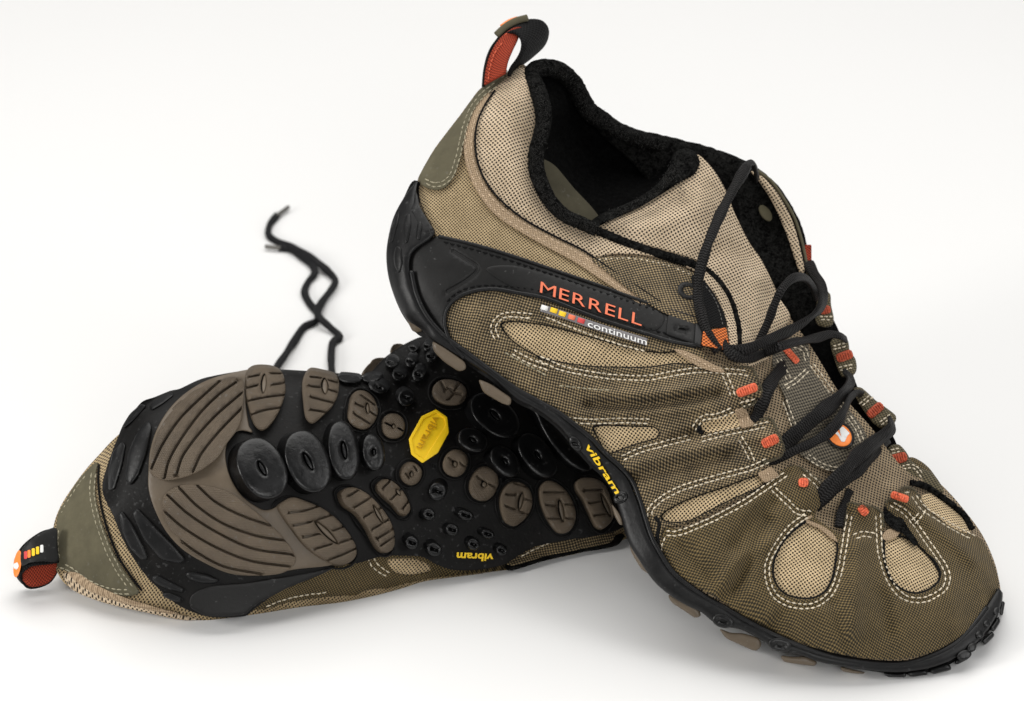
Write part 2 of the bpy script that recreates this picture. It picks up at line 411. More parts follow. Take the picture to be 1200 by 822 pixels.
def lace_mat(name, c1, c2):
    m = N(name, .5, .15); u, v, vec = m.uv(); U = m.math('MULTIPLY', u, 2*math.pi*4); V_ = m.math('MULTIPLY', v, 2*math.pi/.12)
    a = m.math('ABSOLUTE', m.math('SINE', U)); h = m.math('SINE', m.math('ADD', V_, m.math('MULTIPLY', a, 2.4)))
    n = m.noise(m.obj(), 900, 2); s_ = m.math('ADD', m.math('MULTIPLY_ADD', h, .32, .3), m.math('MULTIPLY', n, .5))
    m.col(m.ramp(s_, [(.25, c1), (.85, c2)])); m.bump(s_, 1.0, .0008); return m.m
def fleece(name, c1, c2, sc=420):
    m = N(name, .95, .03); o = m.obj(); n = m.noise(o, sc, 4, .75); n2 = m.noise(o, sc*3, 2, .6)
    s_ = m.math('ADD', m.math('MULTIPLY', n, .6), m.math('MULTIPLY', n2, .4)); m.col(m.ramp(s_, [(.42, c1), (.66, c2)]))
    m.bump(s_, 1, .0011); return m.m
def thread(name, c, rough=.6, sc=900, st=.8):
    m = N(name, rough, .35); n = m.noise(m.obj(), sc, 2, .6); m.col(m.ramp(n, [(.35, tuple(x*.5 for x in c)), (.6, c)])); m.bump(n, st, .0003); return m.m
def webbing(name, c1, c2, pitch=.12):
    m = N(name, .75, .14); u, v, vec = m.uv(); k = math.pi/pitch
    a = m.math('SINE', m.math('MULTIPLY', u, k)); b = m.math('SINE', m.math('MULTIPLY', v, k*1.2)); n = m.noise(vec, 20, 2)
    s_ = m.math('ADD', m.math('MULTIPLY_ADD', m.math('MULTIPLY', a, b), .35, .35), m.math('MULTIPLY', n, .3))
    m.col(m.ramp(s_, [(.3, c1), (.7, c2)])); m.bump(s_, .9, .0006); return m.m

TAN_D = (.235, .165, .085); TAN_L = (.50, .385, .235)
M = dict(
    mesh_collar=mesh_fabric('collar_air_mesh', (.74, .59, .42), (.37, .28, .175), (.022, .015, .008), .098, 12, .14, soft=.3),
    mesh_side=mesh_fabric('window_air_mesh', (.76, .58, .35), (.36, .265, .14), (.022, .014, .006), .09, 8, .10, soft=.3),
    mesh_tongue=mesh_fabric('tongue_air_mesh', (.38, .29, .18), (.17, .12, .07), (.012, .008, .004), .094, -32, .12, soft=.3),
    heel_weave=mesh_fabric('heel_canvas', (.54, .41, .235), (.25, .18, .09), (.035, .022, .009), .08, 6, .08, soft=.35),
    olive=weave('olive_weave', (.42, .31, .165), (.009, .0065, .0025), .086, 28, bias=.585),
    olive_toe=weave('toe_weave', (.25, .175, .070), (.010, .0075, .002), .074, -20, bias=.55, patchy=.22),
    olive_dark=weave('loop_weave', (.17, .14, .075), (.028, .023, .012), .08, 20, bias=.5),
    knit=weave('tongue_knit', (.20, .17, .12), (.012, .010, .007), .10, 15, bias=.47, patchy=.1),
    suede=weave('tan_suede', (.47, .345, .22), (.25, .17, .10), .07, 35, bias=.42, patchy=.15),
    nubuck=rubber('grey_green_nubuck', (.098, .088, .056), .8, 50, .22, .15, wear=.25),
    rubber=rubber('black_rubber', (.0055, .0055, .0058), .38, 45, .22, .26, dirt=(.011, .011, .011), wear=.3),
    rubber_sole=rubber('black_outsole', (.0036, .0033, .0031), .5, 60, .35, .16, dirt=(.008, .007, .0065), wear=.35),
    strap=rubber('strap_rubber', (.0070, .0068, .0066), .46, 60, .18, .24, wear=.25, dust=.4),
    lug=rubber('taupe_rubber', (.108, .082, .056), .5, 50, .6, .3, hatch=(.085, 60), wear=.3, dust=.5),
    lug_plain=rubber('taupe_rubber_smooth', (.112, .086, .059), .4, 50, .15, .35, wear=.18),
    black_lug=rubber('black_lug_rubber', (.003, .003, .0032), .30, 35, .5, .36, dirt=(.009, .009, .0095), wear=.25),
    lace=lace_mat('lace_braid', (.0008, .0008, .0009), (.022, .0205, .020)),
    lace_soft=rubber('lace_black', (.005, .005, .006), .6, 60, .3, .2),
    fleece=fleece('black_fleece', (.0012, .0012, .0012), (.020, .020, .019)),
    dark=fleece('inner_lining', (.0015, .0015, .0015), (.006, .006, .006)),
    insole=rubber('insole_fabric', (.055, .05, .034), .9, 50, .3, .1),
    fibre=rubber('lint', (.035, .034, .032), .8, 50, .05, .3),
    thread=thread('beige_thread', (.82, .72, .55)), thread_dim=thread('olive_thread', (.40, .36, .25)), thread_tan=thread('tan_thread', (.72, .55, .38)),
    orange=thread('orange_thread', (.85, .16, .07), .55, 1100, 1), orange_d=thread('dark_orange_thread', (.50, .085, .035), .6, 1100, 1),
    orange_web=webbing('orange_webbing', (.12, .025, .008), (.80, .22, .06), .1),
    red_web=webbing('red_webbing', (.10, .012, .006), (.40, .058, .026), .075), black_web=webbing('black_webbing', (.001, .001, .0012), (.008, .008, .0082), .09),
    letter=rubber('orange_letter_paint', (.74, .17, .08), .5, 50, .1, .4, wear=.1), white=rubber('white_paint', (.75, .75, .73), .45, 50, .05, .4, wear=.05),
    amber=rubber('amber_rubber', (.50, .27, .005), .5, 50, .1, .3, wear=.1), yellow=rubber('yellow_rubber', (.86, .56, .010), .42, 50, .15, .4, wear=.08), red=rubber('red_paint', (.6, .05, .05), .4, 50, .05, .4, wear=.05),
    orange_flat=rubber('orange_paint', (.88, .23, .035), .4, 50, .05, .4, wear=.08), grey_tag=rubber('grey_tag', (.17, .16, .165), .3, 50, .05, .5, wear=.1),
    aglet=rubber('aglet_plastic', (.10, .095, .085), .3, 50, .05, .5),
)

# ------------------------------------------------------------------ white table
mt = N('white_table', .28, .3); mt.col((.745, .745, .742)); mt.b.inputs['Coat Weight'].default_value = 0.0
g = make_mesh('white_table_surface', [(-5, -3, 0), (5, -3, 0), (5, 9, 0), (-5, 9, 0)], [(0, 1, 2, 3)], smooth_=False)
g = link('white_table_surface', g, mt.m, None, 'structure')
g['label'] = 'seamless glossy white surface the two shoes rest on'

def thing(name, x, y, label, cat, group):
    o = bpy.data.objects.new(name, None); C.objects.link(o); o['label'] = label; o['category'] = cat; o['group'] = group
    o.empty_display_size = .05; return o
# the parts are modelled in world coordinates, so the empties stand at the origin of the table
shoeA = thing('hiking_shoe', 0, 0, 'laced olive and tan shoe leaning toe down across the other, orange lettering on strap', 'shoe', 'pair of hiking shoes')
shoeB = thing('hiking_shoe', 0, 0, 'hiking shoe lying on its side, showing black and taupe lugged sole with yellow octagon', 'shoe', 'pair of hiking shoes')
def moved(o, label):                                    # helper so that a part can carry its own label
    o['label'] = label; return o

# =================================================================== LOWER SHOE (sole towards us)
soleS = Surf([(130,560,.1),(150,600,.8),(170,670,.7),(240,700,.9),(300,705,.6),(200,500,-.1),(250,560,.9),(300,440,-2.4),(240,470,-1.6),(330,640,.5),(400,640,-.2),
  (430,450,-3.6),(450,560,-1.7),(500,655,-1.9),(510,510,-3.1),(480,420,-6.2),(520,410,-6.6),(440,440,-4.4),(560,640,-2.7),(600,560,-3.5),(650,640,-3.8),
  (700,625,-4.3),(600,470,-5.6),(700,580,-4.7),(740,600,-5.2),(850,560,-8),(850,470,-10),(380,520,-1.0),(330,520,-.3)],
  sils=[([(120,575),(128,545),(142,505),(165,480),(200,458),(240,443),(300,433),(345,434),(400,438),(430,441),(450,420),(475,402),(500,394),(540,390)], 1.1)])
upB = Surf([(64,640,-1.6),(75,600,-2.2),(100,555,-2.8),(130,525,-2.4),(110,620,-.9),(80,670,-1.2),(150,690,.1),(200,718,.05),(130,600,-.4),(150,640,.2),(240,724,-.25),
  (350,710,-1.2),(300,718,-.8),(300,690,.0),(400,700,-1.7),(480,684,-2.7),(400,665,-1.0),(480,655,-2.3),(600,655,-4.2),(650,640,-4.8),(750,600,-6.5),(850,520,-10.5),(500,450,-7.5),(300,480,-3),(200,560,-1)],
  sils=[([(118,530),(100,552),(84,574),(70,600),(64,640)], .8), ([(75,683),(100,698),(150,712),(200,723),(240,727),(300,720),(400,705),(470,690),(560,673),(640,657),(700,643)], .5)])
def back(T):
    def f(x, y, d, e):
        t = T*np.sqrt(np.clip(e/2.5, 0, 1))*(1) ; return np.maximum(d - np.maximum(t, 0.0), np.minimum(gd(y) + .02, d))
    return f
# fabric body
patch('upper', [(62,622),(66,605),(74,588),(86,570),(100,551),(118,531),(130,518),(150,500),(200,462),(300,438),(430,443),(500,400),(600,425),(740,490),(850,500),(850,590),(760,622),
  (700,643),(640,657),(600,666),(560,673),(500,681),(470,690),(440,698),(400,706),(350,712),(300,720),(240,727),(200,723),(150,712),(110,702),(85,690),(75,683),(66,668),(62,645)],
  upB, M['heel_weave'], shoeB, th=.0, bev=.01, step=8, solid=back(6.5))
# collar edge roll and heel patch
patch('collar_edge', [(74,673),(84,672),(96,680),(120,693),(150,704),(180,712),(215,721),(240,725),(215,727),(170,718),(130,709),(100,699),(82,689)], upB, M['mesh_collar'], shoeB, th=.22, bev=.2, step=4)
patch('collar_band', [(80,671),(92,672),(110,684),(140,698),(170,708),(210,719),(200,720),(165,713),(130,703),(105,693),(88,681)], upB, M['suede'], shoeB, off=.12, th=.16, bev=.08, step=4)
hp = patch('heel_patch', [(66,622),(68,602),(76,588),(88,568),(102,551),(114,542),(112,556),(112,580),(117,605),(124,625),(132,645),(145,668),(160,688),(163,695),(152,699),(130,697),(108,690),(92,680),(78,669),(68,666),(66,645)],
  upB, M['nubuck'], shoeB, off=.04, th=.16, bev=.07, step=5)
stitches([[(110,553),(108,580),(113,606),(120,628),(129,650),(141,672),(154,690)], [(152,694),(132,693),(110,686),(92,675),(80,666),(70,663)]], upB, .20, M['thread_dim'], hp, dbl=5, r=.036)
stitches([[(70,605),(80,587),(92,568),(104,554)], [(69,618),(68,640),(71,660)]], upB, .20, M['thread_dim'], hp, r=.036)
tube('piping', [(116,542,0),(115,560,0),(117,585,0),(122,608,0),(130,632,0),(140,655,0),(155,678,0),(166,694,0)], .06, M['black_web'], shoeB)
bpy.data.objects.remove(bpy.data.objects['piping'])
def onsurf(path, s, off): return [(x, y, float(s(np.array([x]), np.array([y]))[0]) + off) for x, y in path]
tube('piping', onsurf([(116,545),(115,560),(117,585),(122,608),(130,632),(140,655),(155,678),(166,692)], upB, .10), .05, M['black_web'], shoeB)
# lower side fabric and window
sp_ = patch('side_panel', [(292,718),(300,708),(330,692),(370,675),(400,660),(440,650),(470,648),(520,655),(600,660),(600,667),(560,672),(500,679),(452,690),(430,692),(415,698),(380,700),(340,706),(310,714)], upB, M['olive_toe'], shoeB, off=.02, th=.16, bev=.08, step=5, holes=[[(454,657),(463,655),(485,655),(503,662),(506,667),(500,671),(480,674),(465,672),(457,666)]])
patch('side_window', [(454,657),(463,655),(485,655),(503,662),(506,667),(500,671),(480,674),(465,672),(457,666)], upB, M['mesh_side'], shoeB, off=.02, th=.05, dome=.15, step=4)
stitches([[(430,652),(436,664),(446,672),(456,677)], [(437,652),(443,662),(452,669),(460,673)], [(310,712),(330,704),(350,699),(385,694)]], upB, .2, M['thread'], sp_, r=.035)
patch('lower_overlay', [(588,655),(605,640),(640,625),(660,622),(700,622),(720,625),(715,636),(680,644),(640,652),(600,663)], upB, M['olive'], shoeB, off=.5, th=.2, bev=.1, step=4)
stitches([[(604,650),(620,640),(645,630)], [(610,653),(628,643),(652,633)]], upB, .74, M['thread'], shoeB, r=.036)
patch('lace_end_flap', [(592,664),(598,660),(640,650),(690,640),(728,625),(732,628),(722,640),(680,648),(640,657),(600,669),(594,668)], upB, M['fleece'], shoeB, off=.15, th=.35, bev=.15, step=4)
# foot frame (black cupped rubber round the heel) and outsole slab
Bout = [(120,575),(126,545),(140,508),(146,495),(160,478),(168,470),(180,466),(200,458),(210,456),(240,443),(300,433),(345,434),(400,438),(428,441),(450,420),(475,403),(500,394),(560,400),(640,430),(740,480),(850,500),
  (850,580),(760,620),(732,618),(722,622),(700,628),(660,634),(630,640),(610,650),(590,662),(560,668),(530,668),(510,661),(500,655),(490,652),(450,652),(420,660),(396,663),(370,675),(330,692),(295,716),(288,722),(262,724),(240,722),(222,716),(205,707),(190,694),(172,676),(155,652),(143,630),(133,605)]
sole = patch('outsole', Bout, soleS, M['rubber_sole'], shoeB, th=.02, bev=.25, step=5, depth=1.6,
  grooves=[])
bpS = lambda x, y: soleS(x, y)
# taupe heel plate lying in the black cup
plate = patch('heel_plate', [(174,552),(176,528),(184,503),(198,480),(216,462),(240,447),(268,438),(298,433),(292,445),(288,470),(292,500),(296,507),(280,505),(268,515),(264,535),(270,560),(284,582),(306,597),(318,597),(330,590),(343,585),(352,600),(366,625),(372,645),(390,660),(380,664),(350,667),(320,672),(296,675),(268,672),(240,660),(214,644),(194,622),(180,594),(174,572)],
  soleS, M['lug_plain'], sole, off=.04, th=.14, bev=.06, step=5)
def gro(paths, w=2.6, dep=.38): return [(p, w, dep) for p in paths]
patch('heel_pad', [(175,552),(178,530),(186,503),(200,481),(220,462),(245,450),(268,442),(283,443),(286,452),(285,475),(280,500),(266,520),(256,536),(240,549),(222,558),(200,563),(186,562)],
  soleS, M['lug'], sole, off=.16, th=.40, bev=.07, step=5, grooves=gro([
  [(182,510),(193,491),(210,472),(233,450)], [(178,548),(190,522),(210,492),(236,466),(262,443)], [(193,560),(198,540),(212,515),(234,485),(256,463),(277,448)],
  [(207,556),(214,535),(232,510),(252,488),(270,472),(282,462)], [(226,553),(236,532),(255,508),(270,492),(282,480)]], 3.1))
patch('heel_pad', [(190,590),(193,580),(208,570),(226,568),(250,571),(272,579),(290,592),(312,610),(330,628),(343,645),(347,657),(340,667),(326,673),(300,675),(272,672),(244,660),(220,644),(202,624),(192,606)],
  soleS, M['lug'], sole, off=.16, th=.40, bev=.07, step=5, grooves=gro([
  [(231,569),(252,588),(280,603),(316,616)], [(210,572),(232,594),(262,614),(300,628),(336,634)], [(197,581),(220,602),(256,625),(296,643),(342,650)],
  [(190,597),(214,618),(250,640),(292,657),(338,664)], [(202,626),(230,647),(262,664),(306,673)]], 3.1))
# cupped heel side: raised ovals
sideS = soleS
def blob(name, o, off=.02, th=.12, bev=.1, mat='rubber', surf=None, parent=None, **k): return patch(name, smooth(poly_round(o, 5), True, 3), surf or soleS, M[mat], parent or sole, off=off, th=th, bev=bev, step=4, raw=True, **k)
for q in [[(143,500),(152,485),(166,473),(172,475),(158,492),(146,502)], [(174,476),(185,467),(200,459),(204,463),(190,474),(178,481)],
          [(126,555),(132,530),(143,517),(147,522),(143,545),(134,574),(127,575)], [(146,560),(150,530),(160,508),(174,492),(178,500),(172,530),(162,558),(152,570)],
          [(139,602),(143,599),(155,615),(168,640),(174,655),(166,657),(152,643),(143,624)], [(154,602),(160,595),(180,615),(205,640),(218,655),(212,661),(190,657),(168,633)],
          [(176,676),(184,674),(200,682),(216,690),(214,695),(200,692),(182,684)], [(190,695),(197,694),(213,700),(212,706),(200,704),(191,699)],
          [(216,671),(228,670),(244,673),(258,680),(252,684),(236,684),(220,679)]]:
    blob('side_tread', q, th=.16, bev=.13, depth=.3)
for q in [[(170,515),(164,545),(154,568)], [(141,520),(141,550),(134,572)], [(150,605),(165,635),(171,652)]]:
    pass
blob('side_strap', [(222,712),(222,700),(232,692),(250,686),(290,683),(320,678),(360,672),(395,664),(380,672),(340,688),(300,708),(288,720),(262,723),(240,722)], th=.14, bev=.06, mat='strap')
# round the mid foot
def hollow(a, b, w, th, mat, off=.02):
    cx, cy = (a[0]+b[0])/2, (a[1]+b[1])/2; L = math.hypot(b[0]-a[0], b[1]-a[1])/2; rot = math.degrees(math.atan2(b[1]-a[1], b[0]-a[0]))
    patch('lens_pip', ell(cx+.5, cy+.3, L*.86, w*.34, rot, 18, 1.7), soleS, M[mat], sole, off=off, th=th-.10, bev=.07, step=3, raw=True)
    return ell(cx, cy, L, w*.5, rot, 20, 1.6)
def socket_ring(o, sh):
    o = np.asarray(o, float); c = o.mean(0) - np.array(sh)*.6; q = o - np.array(sh)*.6; r_ = np.linalg.norm(q-c, axis=1)[:, None]; u = (q-c)/r_
    patch('lug_socket', c+u*(r_+5.5), soleS, M['rubber_sole'], sole, off=.02, th=.14, bev=.07, step=6, raw=True, holes=[c+u*(r_+2.6)])
def lug(cx, cy, rx, ry, rot, mat, th=.42, sh=(4, -1), groove=(), dim=None, p=2.2, off=.02, bev=.17, name='lug', socket=True):
    o = ell(cx, cy, rx, ry, rot, 32, p); gs = [(a, w, d) for a, w, d in groove]; hl = []
    if dim:
        L, w, rr = dim; a = R(rr); hl = [hollow((cx-math.cos(a)*L, cy-math.sin(a)*L), (cx+math.cos(a)*L, cy+math.sin(a)*L), w, th, mat if mat != 'lug' else 'lug_plain')]
    if False:
        L, w, rr = dim; a = R(rr); gs.append(([(cx-math.cos(a)*L, cy-math.sin(a)*L), (cx, cy), (cx+math.cos(a)*L, cy+math.sin(a)*L)], np.array([1.8, w*.85, w, w*.85, 1.8]), .16))
    def rim(x, y):
        return 0
    if mat == 'lug': socket_ring(o, sh)
    return patch(name, o, soleS, M[mat], sole, off=off, th=th, bev=bev, step=4, raw=True, shift=sh, depth=th+.04, grooves=gs, holes=hl)
def lugp(o, mat, th=.45, sh=(5, -1), grooves=(), bev=.17, sock=True, **k):
    if mat == 'lug' and sock: socket_ring(smooth(o, True, 4), sh)
    hl = [hollow(g_[1], g_[2], g_[3], th, 'lug_plain') for g_ in grooves if g_[0] == 'lens']
    return patch('lug', smooth(o, True, 4), soleS, M[mat], sole, off=.02, th=th, bev=bev, step=4, shift=sh, depth=th+.04, grooves=[g_ for g_ in grooves if g_[0] != 'lens'], holes=hl, raw=True, **k)
g2 = lambda *ps: [(list(p), 2.7, .36) for p in ps]
lens = lambda a, b, w: ('lens', a, b, w)

# taupe lugs, upper row
lugp([(291,438),(300,431),(318,431),(330,436),(334,448),(334,462),(328,480),(318,497),(308,505),(299,500),(292,480),(288,460)], 'lug', .5, (2, 3), g2([(292,442),(303,440)],[(318,438),(329,438)],[(289,455),(301,452)],[(320,451),(334,449)],[(291,470),(310,466),(333,463)],[(295,486),(310,481),(328,478)]) + [lens((310,438),(308,462),7)], sock=False)
lugp([(358,440),(364,434),(378,436),(392,440),(397,448),(396,462),(390,476),(378,488),(366,497),(358,490),(355,470),(354,452)], 'lug', .55, (0, 3), g2([(364,442),(376,443)],[(386,446),(397,449)],[(364,453),(374,454)],[(386,457),(396,460)],[(365,466),(378,469),(392,473)],[(366,481),(374,482),(384,484)]) + [lens((380,443),(381,463),9)], sock=False)
lugp([(412,468),(420,461),(430,462),(439,470),(443,482),(440,492),(434,500),(426,504),(414,500),(408,492),(409,480)], 'lug', .5, (1, 3), g2([(424,464),(438,474)],[(418,474),(425,477)],[(434,483),(440,487)],[(416,486),(424,491),(432,496)]) + [lens((430,472),(431,486),5)])
lug(461,500,13.5,14.5,0,'lug',.34,(1,1), g2([(452,496),(458,499)],[(467,502),(472,505)]), (3,5,90))
lug(527,460,20,15,10,'lug',.5,(1,-1), g2([(517,449),(521,456)],[(538,450),(534,456)],[(526,468),(531,463)],[(547,462),(541,470)]) + [([(527,456),(533,461),(539,462)],3.2,.2)])
lug(494,556,0,0,0,'lug') if False else None
lug(482,556,12,13,30,'lug',.42,(2,2), g2([(476,556),(479,560)],[(486,548),(488,551)]), (3.5,5,90))
lug(533,544,14,15,20,'lug',.42,(-1,2), g2([(527,538),(531,541)],[(540,544),(544,547)]), (4,7,80))
lug(567,568,16,20,25,'lug',.45,(1,2), g2([(560,560),(566,564)],[(574,568),(580,571)]), (4,8,80))
# lower row
lugp([(326,594),(334,586),(345,583),(360,588),(378,596),(394,608),(408,624),(417,640),(417,652),(408,660),(394,661),(378,655),(358,640),(342,620),(332,606)], 'lug', .42, (5, -3), g2([(340,601),(356,599),(372,594)],[(346,616),(364,612)],[(373,609),(388,604)],[(357,630),(373,626)],[(391,622),(404,617)],[(371,643),(388,638)],[(399,636),(414,631)],[(386,656),(402,650),(417,643)]) + [lens((368,610),(396,638),8)])
lugp([(399,578),(406,572),(417,572),(432,580),(446,594),(457,610),(462,625),(462,640),(456,647),(446,645),(438,634),(430,618),(418,602),(404,592)], 'lug', .5, (6, -2), g2([(410,581),(419,575)],[(417,594),(435,583)],[(427,606),(435,601)],[(443,598),(449,593)],[(437,620),(446,615)],[(451,612),(458,607)],[(443,631),(461,620)],[(446,640),(462,629)]) + [lens((437,592),(449,614),5)])
lugp([(441,568),(448,562),(458,563),(470,573),(478,586),(481,597),(476,604),(468,602),(460,592),(450,583),(443,576)], 'lug', .38, (3, -2), g2([(449,572),(457,564)],[(459,585),(464,580)],[(468,575),(471,571)],[(473,595),(479,587)]) + [lens((464,573),(469,581),5)])
lugp([(589,575),(598,566),(610,566),(620,573),(624,588),(620,602),(611,612),(602,617),(592,612),(587,598),(586,584)], 'lug', .45, (2, 1), g2([(604,567),(618,571)],[(596,580),(603,580)],[(594,594),(603,597)],[(612,584),(622,587)],[(610,600),(618,603)]) + [lens((612,577),(608,598),6)])
lugp([(633,572),(640,564),(650,565),(662,574),(671,588),(675,604),(671,618),(663,625),(653,624),(642,610),(635,595),(632,582)], 'lug', .5, (2, 0), g2([(640,577),(660,577)],[(641,592),(651,593)],[(664,591),(672,592)],[(644,608),(654,608)],[(665,608),(671,608)]) + [lens((655,585),(660,612),7)])
lugp([(675,565),(684,560),(700,562),(710,570),(716,585),(720,600),(716,612),(706,620),(698,616),(690,600),(683,585),(676,575)], 'lug', .5, (3, -2), g2([(687,575),(704,574)],[(692,590),(703,588)],[(699,604),(708,603)]) + [lens((704,578),(716,606),6)])
# black disc lugs
for cx, cy, rx, ry, rot, sh, L, rr in [(307,549,27,38,-28,(10,-4),10,62),(361,541,25,38,-22,(9,-2),12,62),(403,528,18,35,-8,(6,-1),11,80),(438,530,13,22,-8,(5,0),4,85),
      (580,487,20,33,-50,(8,-3),9,45),(630,534,17,30,-38,(9,-3),6,55),(592,541,14,21,-42,(8,-3),5,50),(554,516,18,13,25,(4,-3),5,30)]:
    f = lug(cx, cy, rx, ry, rot, 'black_lug', .72, (sh[0]*1.35, sh[1]*1.35), (), (L, 7 if L > 6 else 5, rr), bev=.16, p=2.2)
for q in [[(628,486),(622,478),(634,480),(648,494),(662,512),(676,528),(690,540),(694,550),(686,553),(668,545),(650,526),(636,504)], [(648,498),(660,500),(674,508),(680,518),(672,520),(660,512)]]:
    lugp(q, 'black_lug', .8, (7, -2), (), bev=.2)
# small black studs with a dimple
for cx, cy, r_, r2, sh in [(476,466,12,13,(2,2)),(513,576,13,14,(-1,3)),(503,603,9,9,(4,0)),(546,604,12,8,(4,2)),(530,621,10,9,(3,1)),(572,626,10,7,(4,2)),(555,638,9,9,(3,2)),(588,645,8,8,(3,2)),
      (483,636,10,10,(3,3)),(509,644,11,10,(3,3)),(574,512,0,0,0),(443,454,15,8,(-2,3)),(467,440,10,8,(-2,4)),(490,439,9,10,(-2,4)),(481,424,8,8,(-2,4)),(505,418,8,9,(-2,4)),(458,426,9,6,(-2,4)),(484,408,7,6,(-2,3)),(500,406,6,7,(-2,3))]:
    if r_: patch('stud', ell(cx, cy, r_*.8, r2*.8, 20, 20), soleS, M['black_lug'], sole, off=.02, th=.46, bev=.12, step=3, raw=True, shift=(sh[0]*1.5, sh[1]*1.5), depth=.42, grooves=[([(cx-1.5, cy), (cx+1.5, cy+1)], 4.0, .25)])
for q in [[(395,442),(399,439),(420,441),(424,446),(418,449),(402,448)], [(424,443),(436,438),(448,441),(444,447),(430,448)]]: lugp(q, 'black_lug', .4, (-1, 3), (), bev=.12)
for q in [[(423,440),(431,428),(440,423),(446,428),(436,437),(428,443)], [(434,425),(440,420),(453,420),(456,427),(446,432),(438,430)], [(457,412),(461,404),(470,403),(476,407),(470,414),(460,418)]]:
    patch('edge_lug', q, soleS, M['lug'], sole, off=-1.0, th=.6, bev=.1, step=4, depth=.8)
# yellow octagon
oct_ = [(511,480),(524,489),(526,507),(513,531),(495,543),(482,533),(479,515),(494,488)]
oc = patch('logo_badge', poly_round(oct_, 1.2), soleS, M['yellow'], sole, off=.02, th=.26, bev=.04, step=4, raw=True)
patch('badge_rim', poly_round([(511,480),(524,489),(526,507),(513,531),(495,543),(482,533),(479,515),(494,488)], 1.2), soleS, M['yellow'], sole, off=.27, th=.06, bev=.02, step=4, raw=True,
      holes=[poly_round([(511,484),(521,490.5),(522,499),(497,538),(486,531),(483,515),(497,491)], 1.0)])
text('badge_lettering', 'vibram', (508.5, 486.5), (-7.6, 13.9), (12.5, 6.5), soleS, .28, .08, M['amber'], oc, bold=.0)
text('lettering', 'vibram', (578, 649.5), (-15.6, -.6), (-1.5, 12.5), soleS, .03, .12, M['yellow'], sole, bold=.03)
for x, y, s in [(566,505,8),(504,548,8)]: text('moulded_mark', 'TM', (x, y), (s*.7, 0), (0, -s), soleS, .03, .08, M['rubber'], sole)
# pull tab
ruled('pull_tab', [(66,619,-1.6),(50,623,-1.4),(36,632,-1.2),(25,643,-1.3),(18,657,-1.6),(19,672,-1.9),(28,684,-2.2),(42,686,-2.2),(58,680,-2.1),(66,669,-1.9)],
      [(68,660,-1.2),(58,661,-.8),(46,662,-.6),(35,664,-.6),(27,670,-.8),(24,676,-1.2),(32,688,-1.7),(44,688,-1.8),(58,682,-1.9),(66,671,-1.8)], .13, M['black_web'], shoeB)
ruled('pull_tab_lining', [(67,660,-1.4),(54,661,-1.3),(40,663,-1.2),(31,667,-1.2),(26,673,-1.3)], [(66,672,-1.5),(58,682,-1.6),(46,687,-1.6),(34,687,-1.5),(26,679,-1.4)], .06, M['red_web'], shoeB)
tagS = Surf([(66,619,-1.3),(50,623,-1.1),(36,632,-.95),(25,643,-1.05),(68,660,-.9),(46,662,-.35),(35,664,-.35),(27,670,-.6),(20,655,-1.3)])
tg = patch('rubber_tag', [(26,644),(36,633),(50,624),(66,619),(67,640),(68,658),(50,658),(34,660),(26,664),(24,654)], tagS, M['strap'], shoeB, th=.12, bev=.05, step=4)
for i, (x, y, m_) in enumerate([(30,651,'red'),(34,649.5,'orange_flat'),(39,647.5,'yellow'),(44,645.5,'yellow'),(49,643.5,'white')]):
    patch('colour_bar', poly_round([(x-2,y-4.5),(x+1.8,y-5),(x+2,y+4),(x-1.8,y+4.5)], 1.3), tagS, M[m_], tg, off=.12, th=.05, bev=.02, step=3, raw=True)
patch('round_badge', ell(20.5, 661, 4.5, 16, 8, 24), tagS, M['orange_flat'], tg, off=-.1, th=.16, bev=.05, step=4, raw=True)
patch('badge_mark', [(16,661),(20,659),(22,664),(19,668),(16,666)], tagS, M['white'], tg, off=.06, th=.03, bev=.01, step=3)
# laces on the table
def ground_path(p, lift): return [(x, y, float(gd(y)) + l*1.9) for (x, y), l in zip(p, lift if hasattr(lift, '__len__') else [lift]*len(p))]
tube('shoelace', ground_path([(325,252),(316,264),(315,276),(326,284),(345,291),(365,302),(384,318),(393,329),(388,340),(378,353),(372,366),(376,374),(387,384),(398,395),(390,402),(388,420),(390,446),(394,475),(398,500)], [.2,.2,.2,.2,.45,.5,.3,.3,.3,.3,.5,.55,.3,.2,.2,.3,.3,.4,.6]) + [(402,505,-11.2),(408,500,-9.0)], .20, M['lace_soft'], shoeB, flat=.6, wob=.15)
tube('aglet', ground_path([(338,243),(331,248),(324,253)], .25), .12, M['aglet'], shoeB)
tube('shoelace', ground_path([(327,291),(340,293),(352,300),(365,310),(369,320),(361,331),(357,343),(363,356),(372,367),(371,376),(356,384),(345,400),(335,415),(322,436),(318,465),(325,500)], [.2,.2,.25,.25,.25,.2,.2,.2,.2,.2,.2,.2,.3,.3,.4,.6]) + [(335,510,-10.6),(345,505,-8.4)], .20, M['lace_soft'], shoeB, flat=.6, wob=.15)
tube('aglet', ground_path([(311,289),(319,290),(329,291)], .25), .12, M['aglet'], shoeB)

